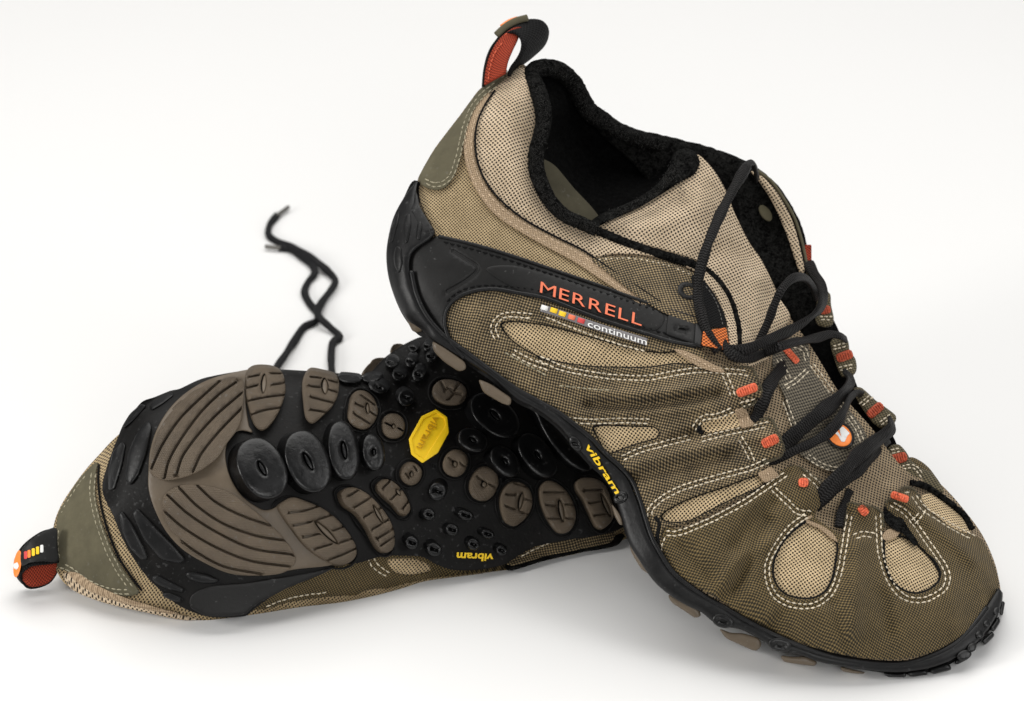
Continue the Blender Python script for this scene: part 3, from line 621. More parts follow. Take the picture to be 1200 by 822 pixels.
# =================================================================== UPPER SHOE
heelsil = [(614,72),(600,79),(583,89),(562,103),(550,118),(539,133),(522,155),(506,177),(488,208),(470,240),(458,270),(453,300),(458,335),(470,362),(490,390)]
toesil = [(1172,702),(1169,672),(1160,645),(1148,622),(1130,598),(1110,575),(1092,560)]
bodyS = Surf([(490,390,-1.2),(460,300,-2.2),(500,210,-3.0),(540,400,-.7),(600,478,-.2),(660,510,.2),(730,575,1.2),(760,660,2.2),(800,705,2.7),(860,738,3.2),(900,755,3.5),(1000,780,3.9),(1050,788,3.7),(1110,772,3.0),(1150,740,2.0),(1170,702,.8),
  (520,320,-1.2),(560,290,-1.3),(620,350,-.4),(700,400,.4),(760,450,1.1),(820,560,2.6),(850,620,3.3),(850,690,3.6),(930,720,4.1),(1000,720,4.0),(960,640,2.9),(1020,640,2.4),(1080,660,2.0),(1100,720,2.9),(1140,650,.4),(1110,600,-.5),(1075,570,-.8),
  (560,150,-3.3),(600,110,-3.9),(620,200,-2.9),(570,220,-2.4),(660,270,-2.2),(750,310,-1.3),(800,350,-.6),(840,390,.1),(870,430,.7),(890,480,1.1),(910,530,1.7),(945,580,2.0),
  (960,480,-.3),(980,510,-.1),(920,430,-.6),(900,400,-1.4),(880,340,-2.6),(860,280,-3.2),(830,220,-3.7),(800,190,-4.2),(740,245,-3.4),(760,270,-2.6),(1000,490,-1.0),(1020,540,-.2),(1000,570,.8)],
  ridges=[([(900,612),(880,650),(862,690)], -0.41, 9), ([(920,716),(900,740)], -0.17, 9), ([(1035,700),(1040,740)], -0.26, 10), ([(975,708),(990,750)], -0.22, 8), ([(1115,690),(1120,730)], 0.20, 14),
     ([(800,640),(830,670),(850,700)], -0.20, 8), ([(690,484),(760,484),(820,478)], 0.20, 5), ([(600,400),(640,440),(700,450)], 0.00, 8), ([(790,515),(840,500),(890,480)], -0.29, 7), ([(795,530),(850,520),(900,510)], 0.17, 5), ([(560,370),(550,400)], 0.17, 10),
     ([(880,300),(850,290),(830,300)], -0.23, 10), ([(890,330),(880,370),(870,400)], 0.20, 10),([(720,262),(770,262),(820,240)], 0.26, 14),([(600,120),(596,170),(610,220)], 0.23, 14),([(1000,520),(1020,550)], 0.22, 12),([(1006,640),(1003,690),(1000,735)], 0.51, 12), ([(975,720),(985,745)], 0.28, 14), ([(862,640),(880,615),(905,590)], -0.32, 10), ([(840,690),(870,655),(900,635)], 0.28, 9),
     ([(700,461),(760,462),(830,452)], 0.38, 6), ([(690,474),(760,473),(840,462)], -0.46, 6), ([(740,560),(800,545),(850,533)], -0.42, 7), ([(740,545),(800,530),(860,520)], 0.32, 6),
     ([(1050,575),(1100,620),(1140,655)], 0.35, 9), ([(880,700),(900,720)], 0.23, 12), ([(790,720),(860,700)], 0.00, 10)],
  sils=[(heelsil, 1.6), (toesil, 1.1)])
def backA(T):
    def f(x, y, d, e):
        t = T*np.sqrt(np.clip(e/2.2, 0, 1)); lim = np.where(x < 740, -5.0+0*x, -9.0)
        return np.maximum(d - t, np.minimum(gd(y)+.02, d))
    return f
class Off:
    clamp = True
    def __init__(s, f, o, bumps=()): s.f = f; s.o = o; s.b = bumps
    def __call__(s, x, y):
        x = np.asarray(x, float); y = np.asarray(y, float); d = s.f(x, y) + s.o
        for cx, cy, amp, sg in s.b: d = d + amp*np.exp(-((x-cx)**2 + (y-cy)**2)/sg**2)
        return np.maximum(d, gd(y) + .03)
# the ends of the lace fingers stand off the tongue
fingS = Off(bodyS, 0, [(886,455,.5,20),(910,514,.5,20),(955,572,.5,20),(1013,592,.5,18),(1058,582,.55,20)])
near_lip = [(614,76),(622,88),(630,104),(636,122),(638,142),(634,162),(630,182),(632,205),(642,228),(655,246),(676,258),(695,262)]
tongue_top = [(695,262),(712,252),(742,240),(770,222),(796,205),(812,190),(812,180)]
tongue_right = [(822,184),(835,198),(850,222),(862,252),(878,284),(892,304),(905,330),(914,350),(928,375),(945,398),(962,425),(980,455),(1000,478),(1020,500),(1035,520),(1055,545),(1075,560),(1092,560)]
body_out = [(600,81),(583,91),(563,104),(551,119),(540,134),(523,156),(507,178),(490,209),(488,222),(480,250),(478,300),(488,346),(512,378),(556,412),(600,446),(650,476),(700,514),(740,566),(755,618),(774,660),(808,696),(862,726),(930,752),(1000,770),(1060,774),(1106,762),(1146,732),(1171,702)] + toesil[1:] + tongue_right[::-1][1:] + tongue_top[::-1] + near_lip[::-1][1:]
patch('upper', body_out, bodyS, M['mesh_tongue'], shoeA, th=0, bev=.01, step=6, solid=backA(6.5))

# ---- midsole rand and outsole
randS = Surf([(455,300,-2.0),(470,350,-1.4),(490,392,-1.0),(540,420,-.5),(600,478,0),(660,520,.4),(720,575,1.2),(745,640,2.2),(780,700,2.8),(860,750,3.5),(930,778,4.0),(1000,788,4.0),(1060,790,3.6),(1110,776,3.2),(1150,745,2.3),(1174,705,.9),(488,230,-2.7),(500,280,-1.6),(600,440,.2),(700,520,.9),(770,640,2.6),(900,740,4.0)],
   sils=[([(486,214),(470,236),(458,262),(453,300),(458,340),(472,372),(490,392)], .8)])
sole_out = [(489,212),(472,234),(460,258),(453,292),(454,318),(460,342),(470,366),(482,384),(492,394),(505,398),(530,418),(548,428),(580,450),(605,472),(625,482),(650,500),(668,520),(690,545),(706,560),(720,580),(728,602),(738,635),(748,655),(765,680),(784,697),(805,707),(822,715),(842,730),(868,736),(893,748),(915,761),(940,766),(960,774),(1000,783),(1050,790),(1090,788),(1118,776),(1142,758),(1160,738),(1172,715),(1175,695),(1168,690),(1150,705),(1000,720),(850,660),(760,560),(650,440),(560,330),(520,260)]
def backSole(x, y, d, e):
    t = 5.5*np.sqrt(np.clip(e/1.4, 0, 1)); return np.maximum(d - t, np.minimum(gd(y)+.02, d))
osole = patch('outsole', sole_out, Off(randS, -.45), M['rubber_sole'], shoeA, th=0, bev=.01, step=8, solid=backSole)
rand_out = [(489,212),(472,234),(460,258),(453,292),(454,318),(460,342),(470,364),(478,376),(492,385),(505,398),(530,414),(548,424),(580,446),(605,468),(625,478),(650,496),(668,516),(690,541),(706,556),(718,578),(726,602),(736,635),(748,655),(765,680),(784,697),(805,710),(822,718),(842,733),(868,738),(893,751),(915,764),(938,768),(960,776),(1000,783),(1050,788),(1090,783),(1118,772),(1142,755),(1160,735),(1172,712),(1175,697),(1171,690),
   (1166,695),(1152,716),(1132,740),(1108,760),(1080,771),(1050,776),(1010,774),(960,765),(910,746),(870,725),(845,708),(820,695),(800,682),(785,668),(772,648),(760,625),(752,600),(745,580),(736,560),(722,545),(705,530),(690,512),(672,498),(650,480),(625,468),(600,452),(575,434),(545,412),(520,392),(500,370),(488,345),(480,315),(484,296),(505,280),(510,272),(500,258),(490,240),(488,222)]
rand = patch('midsole_rand', rand_out, randS, M['rubber'], shoeA, off=.0, th=.22, bev=.22, step=4, depth=1.0)
tube('rand_lip', onsurf([(482,318),(488,345),(500,370),(520,393),(548,414),(580,438),(605,456),(630,470),(655,484),(676,500),(694,515),(710,532),(728,548),(741,564),(750,586),(756,606),(764,630),(776,652),(790,672),(812,690),(845,710),(880,730),(915,748),(962,766),(1010,776),(1055,778),(1090,769),(1118,755),(1140,733),(1156,712)], Off(randS,.0), .12), .11, M['rubber'], rand)
# raised ovals on the heel cup and studs on the rand
def rp(nm, q, off=.15, th=.14, mat='rubber', bev=.09, **k): return patch(nm, smooth(poly_round(q, 4), True, 3), randS, M[mat], rand, off=off, th=th, bev=bev, step=3, raw=True, **k)
for q in [[(472,268),(475,252),(481,250),(482,264),(478,284),(474,286)], [(487,280),(489,262),(494,258),(495,266),(492,282)], [(461,300),(464,288),(470,290),(472,308),(468,322),(462,312)], [(456,286),(457,272),(464,252),(469,246),(466,262),(460,284)]]:
    rp('side_tread', q)
rp('heel_swoosh', [(480,246),(485,236),(486,222),(489,228),(492,242),(500,256),(509,270),(496,276)], th=.08)
for cx, cy, rx, ry, rt in [(847,728,13,8,15),(914,756,14,8,12),(727,583,7,9,60),(674,520,10,6,50)]:
    patch('stud', ell(cx, cy, rx, ry, rt, 24), randS, M['black_lug'], rand, off=.16, th=.14, bev=.1, step=3, raw=True, grooves=[([(cx-2,cy),(cx+2,cy+1)], 5, .12)])
for cx, cy, rx, ry, rt in [(1139,759,5,6,40),(1148,744,5,5,40),(1157,731,4.5,4.5,40),(1168,716,4,5,20),(1130,768,9,6,-20)]:
    patch('stud', ell(cx, cy, rx, ry, rt, 20), randS, M['black_lug'], rand, off=.12, th=.18, bev=.1, step=3, raw=True)
# lugs that show below the rand
def al(q, mat='lug_plain', off=-.9, th=.7, **k): return patch('lug', smooth(poly_round(q, 5), True, 3), randS, M[mat], osole, off=off, th=th, bev=.14, step=4, raw=True, depth=1.7, **k)
al([(453,300),(457,325),(466,352),(478,378),(484,390),(496,389),(488,372),(472,345),(460,315)], off=-.55, th=.35)
al([(506,399),(520,407),(545,424),(547,433),(538,436),(520,424),(508,412)], off=-.5)
al([(560,444),(575,450),(600,467),(598,476),(588,473),(566,460)], off=-.5)
al([(738,637),(742,640),(756,655),(762,670),(760,673),(752,668),(742,652),(739,645)])
al([(782,696),(800,704),(818,712),(822,722),(815,725),(805,718),(786,706)]); al([(842,736),(856,742),(870,742),(890,748),(893,757),(886,764),(872,758),(850,748)])
al([(914,768),(930,770),(945,769),(958,776),(955,781),(938,779),(918,776)]); al([(984,781),(1000,785),(1014,788),(1012,790),(998,789),(987,787)], 'lug_plain')
al([(716,590),(722,596),(728,606),(730,616),(726,615),(720,605)], off=-.5)
for q in [[(1034,788),(1050,790),(1062,788),(1062,794),(1040,794)],[(1062,787),(1085,785),(1088,791),(1066,794)],[(1088,784),(1112,777),(1116,785),(1092,791)],[(1118,773),(1134,765),(1136,772),(1120,780)],[(1150,752),(1163,740),(1166,745),(1154,757)],[(1160,737),(1170,722),(1173,728),(1165,741)],[(1171,720),(1174,704),(1178,706),(1175,722)]]:
    al(q, 'black_lug', off=-.45, th=.4)
text('lettering', 'vibram', (685, 523), (13.4, 20.8), (10.5, -3.5), randS, .2, .12, M['yellow'], rand, bold=.02)

# ---- rear quarter
heel_panel = patch('heel_panel', [(493,212),(510,190),(530,160),(560,118),(575,110),(590,130),(600,200),(640,262),(700,318),(748,350),(740,356),(700,342),(650,326),(600,308),(560,296),(515,283),(506,264),(496,246),(491,228)], bodyS, M['heel_weave'], shoeA, off=.0, th=.12, bev=.05, step=6)
hpA = patch('heel_patch', [(591,85),(580,92),(563,105),(551,120),(540,135),(523,157),(507,179),(491,207),(492,215),(501,221),(513,223),(524,218),(532,207),(539,188),(543,166),(549,146),(556,128),(568,112),(584,98),(594,90)], bodyS, M['nubuck'], shoeA, off=.24, th=.14, bev=.08, step=4)
stitches([[(583,98),(567,110),(554,126),(546,145),(541,165),(536,187),(529,206),(521,214),(510,217),(497,212)]], bodyS, .39, M['thread_dim'], hpA, dbl=4.5, r=.035)
collar = patch('collar_panel', [(596,88),(606,80),(618,82),(627,98),(633,118),(634,140),(630,162),(626,184),(628,206),(638,230),(652,250),(676,264),(700,274),(740,288),(780,300),(815,313),(824,324),(795,309),(760,300),(720,298),(698,302),(688,300),(650,284),(615,262),(585,236),(566,208),(556,180),(556,150),(565,125),(578,104)], bodyS, M['mesh_collar'], shoeA, off=.05, th=.18, bev=.14, step=5, dome=.22, domeR=.7)
band_path = [(573,108),(561,124),(552,146),(549,172),(554,198),(565,222),(584,246),(610,264),(642,282),(676,300),(710,322),(745,345),(768,358)]
band = patch('suede_band', stroke(band_path, 11, 17), bodyS, M['suede'], shoeA, off=.16, th=.14, bev=.04, step=4, raw=True)
stitches([band_path[1:-1]], bodyS, .31, M['thread_tan'], band, dbl=6.5, L=.17, gap=.11, r=.03)
tube('piping', onsurf([(580,106),(569,122),(560,142),(557,165),(560,190),(570,214),(588,236),(614,257),(648,276),(684,294),(716,316),(750,338),(775,355)], bodyS, .36), .045, M['black_web'], shoeA)
# eyelet panel
eye = patch('eyelet_panel', [(694,304),(720,301),(760,303),(795,312),(822,326),(838,346),(848,368),(853,395),(840,400),(820,384),(776,366),(740,342),(712,320)], bodyS, M['olive'], shoeA, off=.26, th=.14, bev=.06, step=4)
stitches([[(700,305),(730,303),(760,306),(790,314)], [(790,314),(812,324)]], bodyS, .36, M['thread'], eye, r=.04)
tr = patch('eyelet_ring', ell(806,341,12.5,10,25,28), bodyS, M['strap'], shoeA, off=.34, th=.14, bev=.1, step=3, raw=True, holes=[ell(807,341,6.5,5,25,18)])
patch('eyelet_hole', ell(807,341,7.5,6,25,18), bodyS, M['dark'], shoeA, off=.30, th=.05, bev=.01, step=3, raw=True)
patch('eyelet_trim', stroke([(822,320),(838,336),(850,356),(858,380),(860,405),(858,418)], 12), bodyS, M['mesh_collar'], shoeA, off=.22, th=.2, bev=.12, step=4, raw=True)
tube('piping', onsurf([(812,308),(830,318),(846,334),(858,356),(865,382),(866,408),(864,420)], bodyS, .36), .13, M['fleece'], shoeA, fuzz=.08)
patch('lace_tab', [(812,322),(826,330),(840,350),(849,370),(851,388),(840,384),(828,384),(822,370),(818,350),(811,334)], bodyS, M['black_web'], shoeA, off=.34, th=.16, bev=.06, step=4)
stitches([[(826,334),(838,352),(845,372),(847,384)],[(818,338),(824,356),(830,376)]], bodyS, .52, M['aglet'], shoeA, r=.03, L=.14)
patch('orange_tab', poly_round([(824,388),(851,384),(854,403),(848,410),(822,405)], 2), bodyS, M['orange_web'], shoeA, off=.52, th=.16, bev=.05, step=3, raw=True)

# ---- side panel with its windows
W1 = [(586,381),(592,377),(610,377),(640,381),(690,394),(740,408),(775,413),(790,412),(812,418),(822,426),(812,428),(790,427),(760,431),(720,431),(690,430),(656,425),(630,418),(608,406),(594,394)]
W2 = [(694,501),(704,498),(740,499),(766,500),(773,506),(770,514),(750,520),(732,526),(716,532),(708,528),(700,514)]
W3 = [(774,605),(781,598),(806,585),(850,570),(880,559),(896,556),(899,564),(888,573),(860,585),(830,600),(808,611),(788,613),(776,610)]
Wn = [(822,498),(830,494),(850,488),(866,484),(868,492),(866,500),(845,505),(830,507),(823,504)]
side_out = [(531,400),(524,384),(523,368),(532,354),(556,343),(582,341),(605,344),(640,352),(700,372),(760,392),(800,402),(822,410),(830,420),(838,432),(860,429),(880,433),(885,440),(890,455),(893,464),(885,472),(868,480),(872,484),(868,496),(880,496),(902,491),(910,505),(918,528),(910,537),(890,545),(900,556),(896,568),(880,577),(850,592),(820,607),(795,616),(778,620),(776,640),(782,668),(778,672),(762,644),(750,604),(742,576),(728,552),(700,530),(680,510),(650,486),(620,468),(580,440),(550,418)]
side_rows = [[(632,420),(660,432),(690,438),(720,442),(760,443),(790,438),(820,434),(860,436),(880,438)], [(600,412),(622,424),(644,432)], [(583,398),(578,384),(586,372),(600,369),(625,371)],
          [(664,492),(690,494),(730,493),(762,494)], [(728,538),(750,528),(780,520),(812,512)], [(860,480),(840,488),(824,490),(815,500),(810,508)], [(866,476),(884,469)], [(762,606),(762,598),(775,585),(800,572),(850,557),(880,549),(905,537)],
          [(868,436),(876,452),(880,468)] if False else [(848,437),(856,455),(860,470)], [(866,512),(876,528),(882,542)], [(820,516),(850,508),(880,502),(903,497)], [(886,470),(870,476)]]
side = patch('side_panel', side_out, fingS, M['olive'], shoeA, off=.08, th=.15, bev=.09, step=3, holes=[W1, W2, W3], quilt=side_rows)
for w, nm in ((W1, 'side_window'), (W2, 'side_window'), (W3, 'side_window')):
    c = np.mean(w, 0); patch(nm, [(x+(x-c[0])*.02, y+(y-c[1])*.04) for x, y in w], bodyS, M['mesh_side'], shoeA, off=-.03, th=.04, bev=.02, step=4, dome=.12, domeR=.5)
    cl = w + [w[0]]; tube('window_edge', onsurf(cl, bodyS, .10), .05, M['black_web'], shoeA)
stitches(side_rows,
         fingS, .165, M['thread'], side, dbl=5.5, r=.04)
stitches([[(780,628),(775,645),(778,662)], [(640,372),(680,388),(720,402),(760,413)]], bodyS, .24, M['thread'], side, r=.04)
stitches([[(590,412),(610,424),(640,440)],[(655,452),(690,456),(720,458)],[(770,670),(760,650)]], bodyS, .24, M['thread_dim'], side, r=.035)
patch('suede_stripe', [(790,410),(805,412),(838,428),(850,436),(836,436),(815,428)], bodyS, M['suede'], shoeA, off=.16, th=.14, bev=.05, step=4)
patch('suede_stripe', [(861,481),(867,479),(873,478),(879,490),(884,498),(876,501),(869,502),(865,492)], bodyS, M['suede'], shoeA, off=.1, th=.2, bev=.05, step=4)
patch('suede_stripe', [(888,555),(896,551),(903,547),(909,553),(913,558),(905,562),(897,566),(892,561)], bodyS, M['suede'], shoeA, off=.1, th=.2, bev=.05, step=4)
stitches([[(793,412),(812,420),(840,434)],[(866,484),(872,498)],[(873,482),(879,496)],[(898,553),(904,562)]], bodyS, .33, M['thread_tan'], shoeA, r=.03, L=.14, gap=.09)
patch('notch_window', Wn, bodyS, M['mesh_side'], shoeA, off=.24, th=.03, bev=.02, step=3)
tube('window_edge', onsurf([(820,500),(819,505),(824,508)], bodyS, .3), .1, M['black_web'], shoeA)
# seam between side and toe panel
tube('seam', onsurf([(768,606),(773,614),(771,630),(774,650),(781,670),(790,682)], bodyS, .2), .09, M['black_web'], shoeA)

# ---- toe panel
W4 = [(905,672),(907,655),(918,634),(934,618),(946,611),(960,615),(976,626),(982,640),(980,658),(976,678),(968,693),(955,701),(938,702),(920,697),(909,685)]
W5 = [(1035,634),(1042,629),(1056,628),(1070,634),(1084,646),(1096,660),(1102,673),(1100,682),(1090,691),(1074,696),(1058,692),(1045,681),(1037,660)]
toe_out = [(780,618),(792,620),(812,616),(836,606),(866,590),(892,573),(904,562),(916,552),(930,545),(937,548),(945,553),(962,566),(968,578),(962,592),(955,604),(962,612),(978,622),(988,626),(990,608),(993,590),(1006,591),(1022,594),(1033,600),(1036,616),(1034,630),(1044,626),(1056,625),(1048,606),(1040,598),(1038,588),(1050,584),(1056,572),(1068,572),(1079,584),(1090,600),(1104,611),(1122,621),(1138,627),(1150,632),(1160,650),(1168,672),(1170,690),(1160,704),(1148,720),(1130,742),(1106,758),(1080,768),(1050,773),(1010,771),(960,761),(910,742),(872,722),(845,704),(820,690),(795,674),(781,656),(776,636)]
toe_rows = [[(946,604),(928,617),(912,636),(900,660),(900,680),(908,698),(924,708),(945,711),(962,706),(976,692),(984,670),(988,650),(991,630),(996,600)], [(1029,602),(1030,625),(1032,650),(1042,680),(1056,698),(1076,704),(1094,699),(1108,688),(1110,672),(1100,654),(1086,634),(1072,614),(1060,600),(1044,590)],
          [(780,625),(795,625),(830,611),(870,590),(900,570),(925,553)], [(905,572),(922,588),(935,600),(952,602)], [(1000,630),(1012,626),(1028,629)], [(940,552),(958,567),(964,576)], [(1070,580),(1082,596),(1100,608),(1120,620),(1144,632)], [(1058,575),(1068,574)], [(1070,612),(1078,604),(1082,597)]]
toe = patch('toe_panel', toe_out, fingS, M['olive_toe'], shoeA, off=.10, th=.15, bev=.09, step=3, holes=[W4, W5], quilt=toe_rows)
for w in (W4, W5):
    c = np.mean(w, 0); patch('toe_window', [(x+(x-c[0])*.03, y+(y-c[1])*.03) for x, y in w], bodyS, M['mesh_side'], shoeA, off=-.02, th=.04, bev=.02, step=4, dome=.14, domeR=.5)
    tube('window_edge', onsurf(w+[w[0]], bodyS, .13), .07, M['black_web'], shoeA)
stitches(toe_rows,
         fingS, .185, M['thread'], toe, dbl=5.5, r=.04)
patch('toe_gusset', [(944,612),(950,604),(960,612),(972,620),(982,628),(984,636),(975,632),(960,620)], bodyS, M['suede'], shoeA, off=.14, th=.08, bev=.04, step=3)
patch('toe_gusset', [(1034,628),(1042,620),(1055,622),(1050,630),(1038,634)], bodyS, M['suede'], shoeA, off=.16, th=.08, bev=.04, step=3)
patch('toe_window', [(1079,583),(1090,578),(1102,580),(1118,594),(1132,610),(1138,624),(1128,624),(1112,616),(1096,604),(1086,596)], bodyS, M['mesh_side'], shoeA, off=.05, th=.08, bev=.04, step=4, dome=.2, domeR=.5)
tube('padded_edge', onsurf([(1068,566),(1085,570),(1100,580),(1116,592),(1130,605),(1139,620)], bodyS, .35), .14, M['fleece'], shoeA, fuzz=.1)
# open loop mouths (dark) and orange bar tacks
patch('loop_mouth', [(1037,592),(1048,590),(1055,602),(1064,618),(1076,636),(1072,640),(1058,626),(1046,620),(1036,608)], bodyS, M['fleece'], shoeA, off=.25, th=.12, bev=.08, step=3)
def tack(x0, y0, x1, y1, w, surf=fingS, off=.26, mat='orange', parent=None):
    L = math.hypot(x1-x0, y1-y0); qx, qy = -(y1-y0)/L*w/2, (x1-x0)/L*w/2; pa = [(x0+qx, y0+qy), (x1+qx, y1+qy), (x1-qx, y1-qy), (x0-qx, y0-qy)]; n = max(3, int(L/2.6)); gr = []
    ux, uy = (x1-x0)/L, (y1-y0)/L
    for i in range(1, n):
        cx, cy = x0+(x1-x0)*i/n, y0+(y1-y0)*i/n; gr.append(([(cx-uy*w*.45, cy+ux*w*.45), (cx+uy*w*.45, cy-ux*w*.45)], 1.2, .05))
    return patch('bar_tack', poly_round(pa, w*.42, 1.5) + rng.normal(0, .25, (1, 2)), surf, M[mat], parent or shoeA, off=off, th=.13, bev=.09, step=2.5, raw=True, grooves=gr)
tack(863,462,887,453,11); tack(893,522,912,513,12); tack(936,566,948,566,11); tack(1007,594,1016,604,10); tack(1044,579,1065,586,9, off=.3)

for e_ in ([(866,431),(881,433),(887,444),(893,463),(886,471),(870,478)], [(890,493),(903,492),(911,507),(918,528),(910,537),(894,543)], [(926,547),(937,548),(946,554),(962,566),(968,578),(961,592)],
           [(990,612),(993,592),(1006,592),(1022,595),(1033,602),(1035,618)], [(1040,596),(1039,588),(1051,584),(1057,573),(1068,573),(1079,585)]):
    tube('loop_edge', onsurf(e_, fingS, .14), .075, M['olive_dark'], shoeA, fuzz=.18)
# ---- black side strap with lettering
strap_out = [(512,277),(530,279),(560,288),(600,300),(650,317),(700,334),(750,352),(800,368),(822,376),(826,386),(822,402),(812,408),(790,402),(760,393),(700,374),(640,351),(604,344),(580,340),(556,342),(536,350),(525,362),(522,380),(528,398),(542,418),(528,410),(508,392),(492,368),(482,342),(478,318),(482,298),(494,286)]
strap = patch('side_strap', strap_out, bodyS, M['strap'], shoeA, off=.14, th=.16, bev=.07, step=4, grooves=[([(530,294),(548,305),(560,315),(548,328),(524,342)], 5, .05)])
tube('strap_edge', onsurf([(514,277),(560,288),(600,300),(650,317),(700,334),(750,352),(800,368),(824,376)], bodyS, .32), .075, M['rubber'], strap)
tube('strap_edge', onsurf([(822,406),(790,401),(760,392),(700,373),(640,350),(604,343),(580,339),(556,341),(536,349),(524,362),(521,380),(528,400),(544,420)], bodyS, .32), .09, M['rubber'], strap)
stitches([[(518,283),(560,294),(600,306),(650,323),(700,341),(750,358),(800,374)], [(800,396),(760,385),(700,366),(640,343),(600,336),(560,335),(534,344),(520,358)]], bodyS, .31, M['black_web'], strap, L=.24, gap=.06, r=.05)
patch('logo_plate', smooth([(570,316),(600,311),(640,321),(700,340),(757,358),(772,364),(779,373),(774,384),(764,388),(750,384),(700,369),(640,349),(606,340)], True, 3), bodyS, M['strap'], strap, off=.28, th=.06, bev=.06, step=4, raw=True)
patch('strap_clip', poly_round([(783,368),(818,379),(816,404),(780,392)], 4), bodyS, M['strap'], strap, off=.28, th=.12, bev=.07, step=4, raw=True, grooves=[([(796,387),(802,388)], 6, .2)])
patch('strap_buckle', poly_round([(815,378),(825,381),(824,409),(813,404)], 3), bodyS, M['rubber'], strap, off=.34, th=.2, bev=.1, step=3, raw=True)
text('letter', 'MERRELL', (630.5, 342), (28.6, 9.5), (1.8, -18.6), bodyS, .37, .06, M['letter'], strap, bold=.0, each=True)
tagp = patch('logo_tag', stroke([(634,361),(660,369),(700,383),(758,401)], 8.5), bodyS, M['grey_tag'], shoeA, off=.26, th=.08, bev=.03, step=3, raw=True)
for (x, y), m_ in zip([(638,361),(649,364),(659,368),(670,372),(681,376)], ['white', 'yellow', 'yellow', 'letter', 'red']):
    patch('colour_bar', stroke([(x-4,y-1.3),(x,y),(x+4,y+1.3)], 5.6), bodyS, M[m_], tagp, off=.33, th=.06, bev=.03, step=3, raw=True)
text('lettering', 'continuum', (688, 382.5), (16.4, 5.2), (.6, -10.5), bodyS, .34, .05, M['white'], tagp, bold=.004)

# ---- tongue: knit panel, badge
lipo = [(695,265),(714,254),(742,243),(770,226),(792,210),(806,194),(808,182)]
tongue_knit = patch('tongue_panel', [(905,424),(908,408),(920,398),(936,395),(946,402),(949,416),(950,430),(962,448),(978,464),(996,482),(1012,503),(1018,524),(1008,540),(992,552),(972,552),(950,542),(932,528),(926,515),(930,505),(924,485),(917,460),(908,442)], bodyS, M['knit'], shoeA, off=.05, th=.14, bev=.09, step=4)
stitches([[(912,420),(920,436),(926,448)], [(918,455),(932,447),(948,432)], [(919,468),(926,488),(933,506)], [(950,426),(962,442),(976,462),(990,478)], [(944,533),(960,544),(976,550),(994,550)], [(994,488),(1004,502),(1011,520)], [(928,404),(942,410),(946,424)]], bodyS, .2, M['thread'], tongue_knit, dbl=4.5, r=.037)
tack(919,407,935,425,8, off=.22, mat='orange')
patch('badge_ring', ell(984,510,19,15,40,30), bodyS, M['rubber'], shoeA, off=.2, th=.14, bev=.08, step=3, raw=True)
bd = patch('badge', ell(984,510,15.5,12,40,28), bodyS, M['orange_flat'], shoeA, off=.28, th=.12, bev=.06, step=3, raw=True)
patch('badge_mark', poly_round([(977,507),(981,505),(986,512),(983,502),(988,500),(996,508),(993,511),(990,518),(986,518),(982,511)], 1), bodyS, M['white'], bd, off=.38, th=.05, bev=.02, step=3, raw=True)
# tongue upper padded mesh, fleece edge
tongue_out = [(697,262),(714,254),(742,243),(772,226),(796,208),(810,192),(812,180),(822,184),(836,199),(850,222),(862,252),(878,284),(892,304),(905,330),(914,350),(926,372),(912,396),(900,420),(880,430),(868,420),(866,390),(860,358),(846,332),(820,308),(780,294),(730,280)]
patch('tongue', tongue_out, bodyS, M['mesh_collar'], shoeA, off=-.05, th=.1, bev=.1, step=5, dome=.35, domeR=.9)
patch('tongue_lining', [(690,262),(706,250),(740,236),(768,218),(784,196),(790,180),(802,174),(814,178),(820,190),(814,204),(796,214),(772,230),(742,247),(714,259),(698,267)], bodyS, M['fleece'], shoeA, off=.08, th=.3, bev=.25, step=4)
# ---- collar: fleece lip, lining, far quarter
def tk(p): return p
lip = [(700,270,-1.9),(682,262,-1.9),(664,254,-2.0),(648,240,-2.1),(637,222,-2.2),(629,200,-2.5),(629,178,-2.7),(634,158,-2.9),(637,138,-3.2),(634,118,-3.6),(627,100,-4.2),(622,90,-4.8),(628,82,-5.4),(644,80,-6.0),(660,86,-6.5),(672,98,-6.9),(680,114,-7.1),(690,130,-7.3),(706,142,-7.4),(724,154,-7.5),(748,164,-7.5),(775,170,-7.5)]
tube('collar_lip', lip, [.3,.3,.3,.32,.34,.36,.36,.36,.36,.38,.4,.4,.42,.42,.42,.45,.45,.45,.42,.38,.36,.34], M['fleece'], shoeA, n=14, fuzz=.025, seg=2)
tube('collar_binding', onsurf([(690,266),(712,276),(745,289),(780,300),(812,310),(826,318)], bodyS, .22), .2, M['fleece'], shoeA, n=12, fuzz=.06, seg=2)
cavS = Surf([(640,80,-6.9),(690,130,-8.0),(760,168,-8.2),(830,185,-8.2),(640,130,-5.2),(632,200,-4.2),(690,262,-4.4),(740,240,-5.2),(700,200,-8.4),(660,150,-7.4),(800,210,-6.5),(760,200,-8.6),(880,300,-7.6),(930,380,-6.0),(900,220,-8.2),(940,290,-8.0),(960,340,-7.4)], clamp=False)
patch('inner_lining', [(622,88),(640,76),(668,90),(684,112),(706,138),(750,160),(800,172),(850,186),(890,208),(925,250),(945,300),(965,350),(990,410),(970,440),(940,410),(900,380),(860,330),(820,280),(780,262),(720,262),(690,272),(650,256),(628,220),(624,180),(630,140)], cavS, M['dark'], shoeA, th=.1, bev=.05, step=8)
insS = Surf([(632,185,-3.9),(640,250,-3.4),(700,262,-3.7),(695,245,-4.6),(650,192,-4.7)], clamp=False)
patch('insole', [(624,184),(640,188),(652,196),(672,220),(696,246),(704,262),(680,268),(650,254),(632,226)], insS, M['insole'], shoeA, th=.1, bev=.05, step=5)
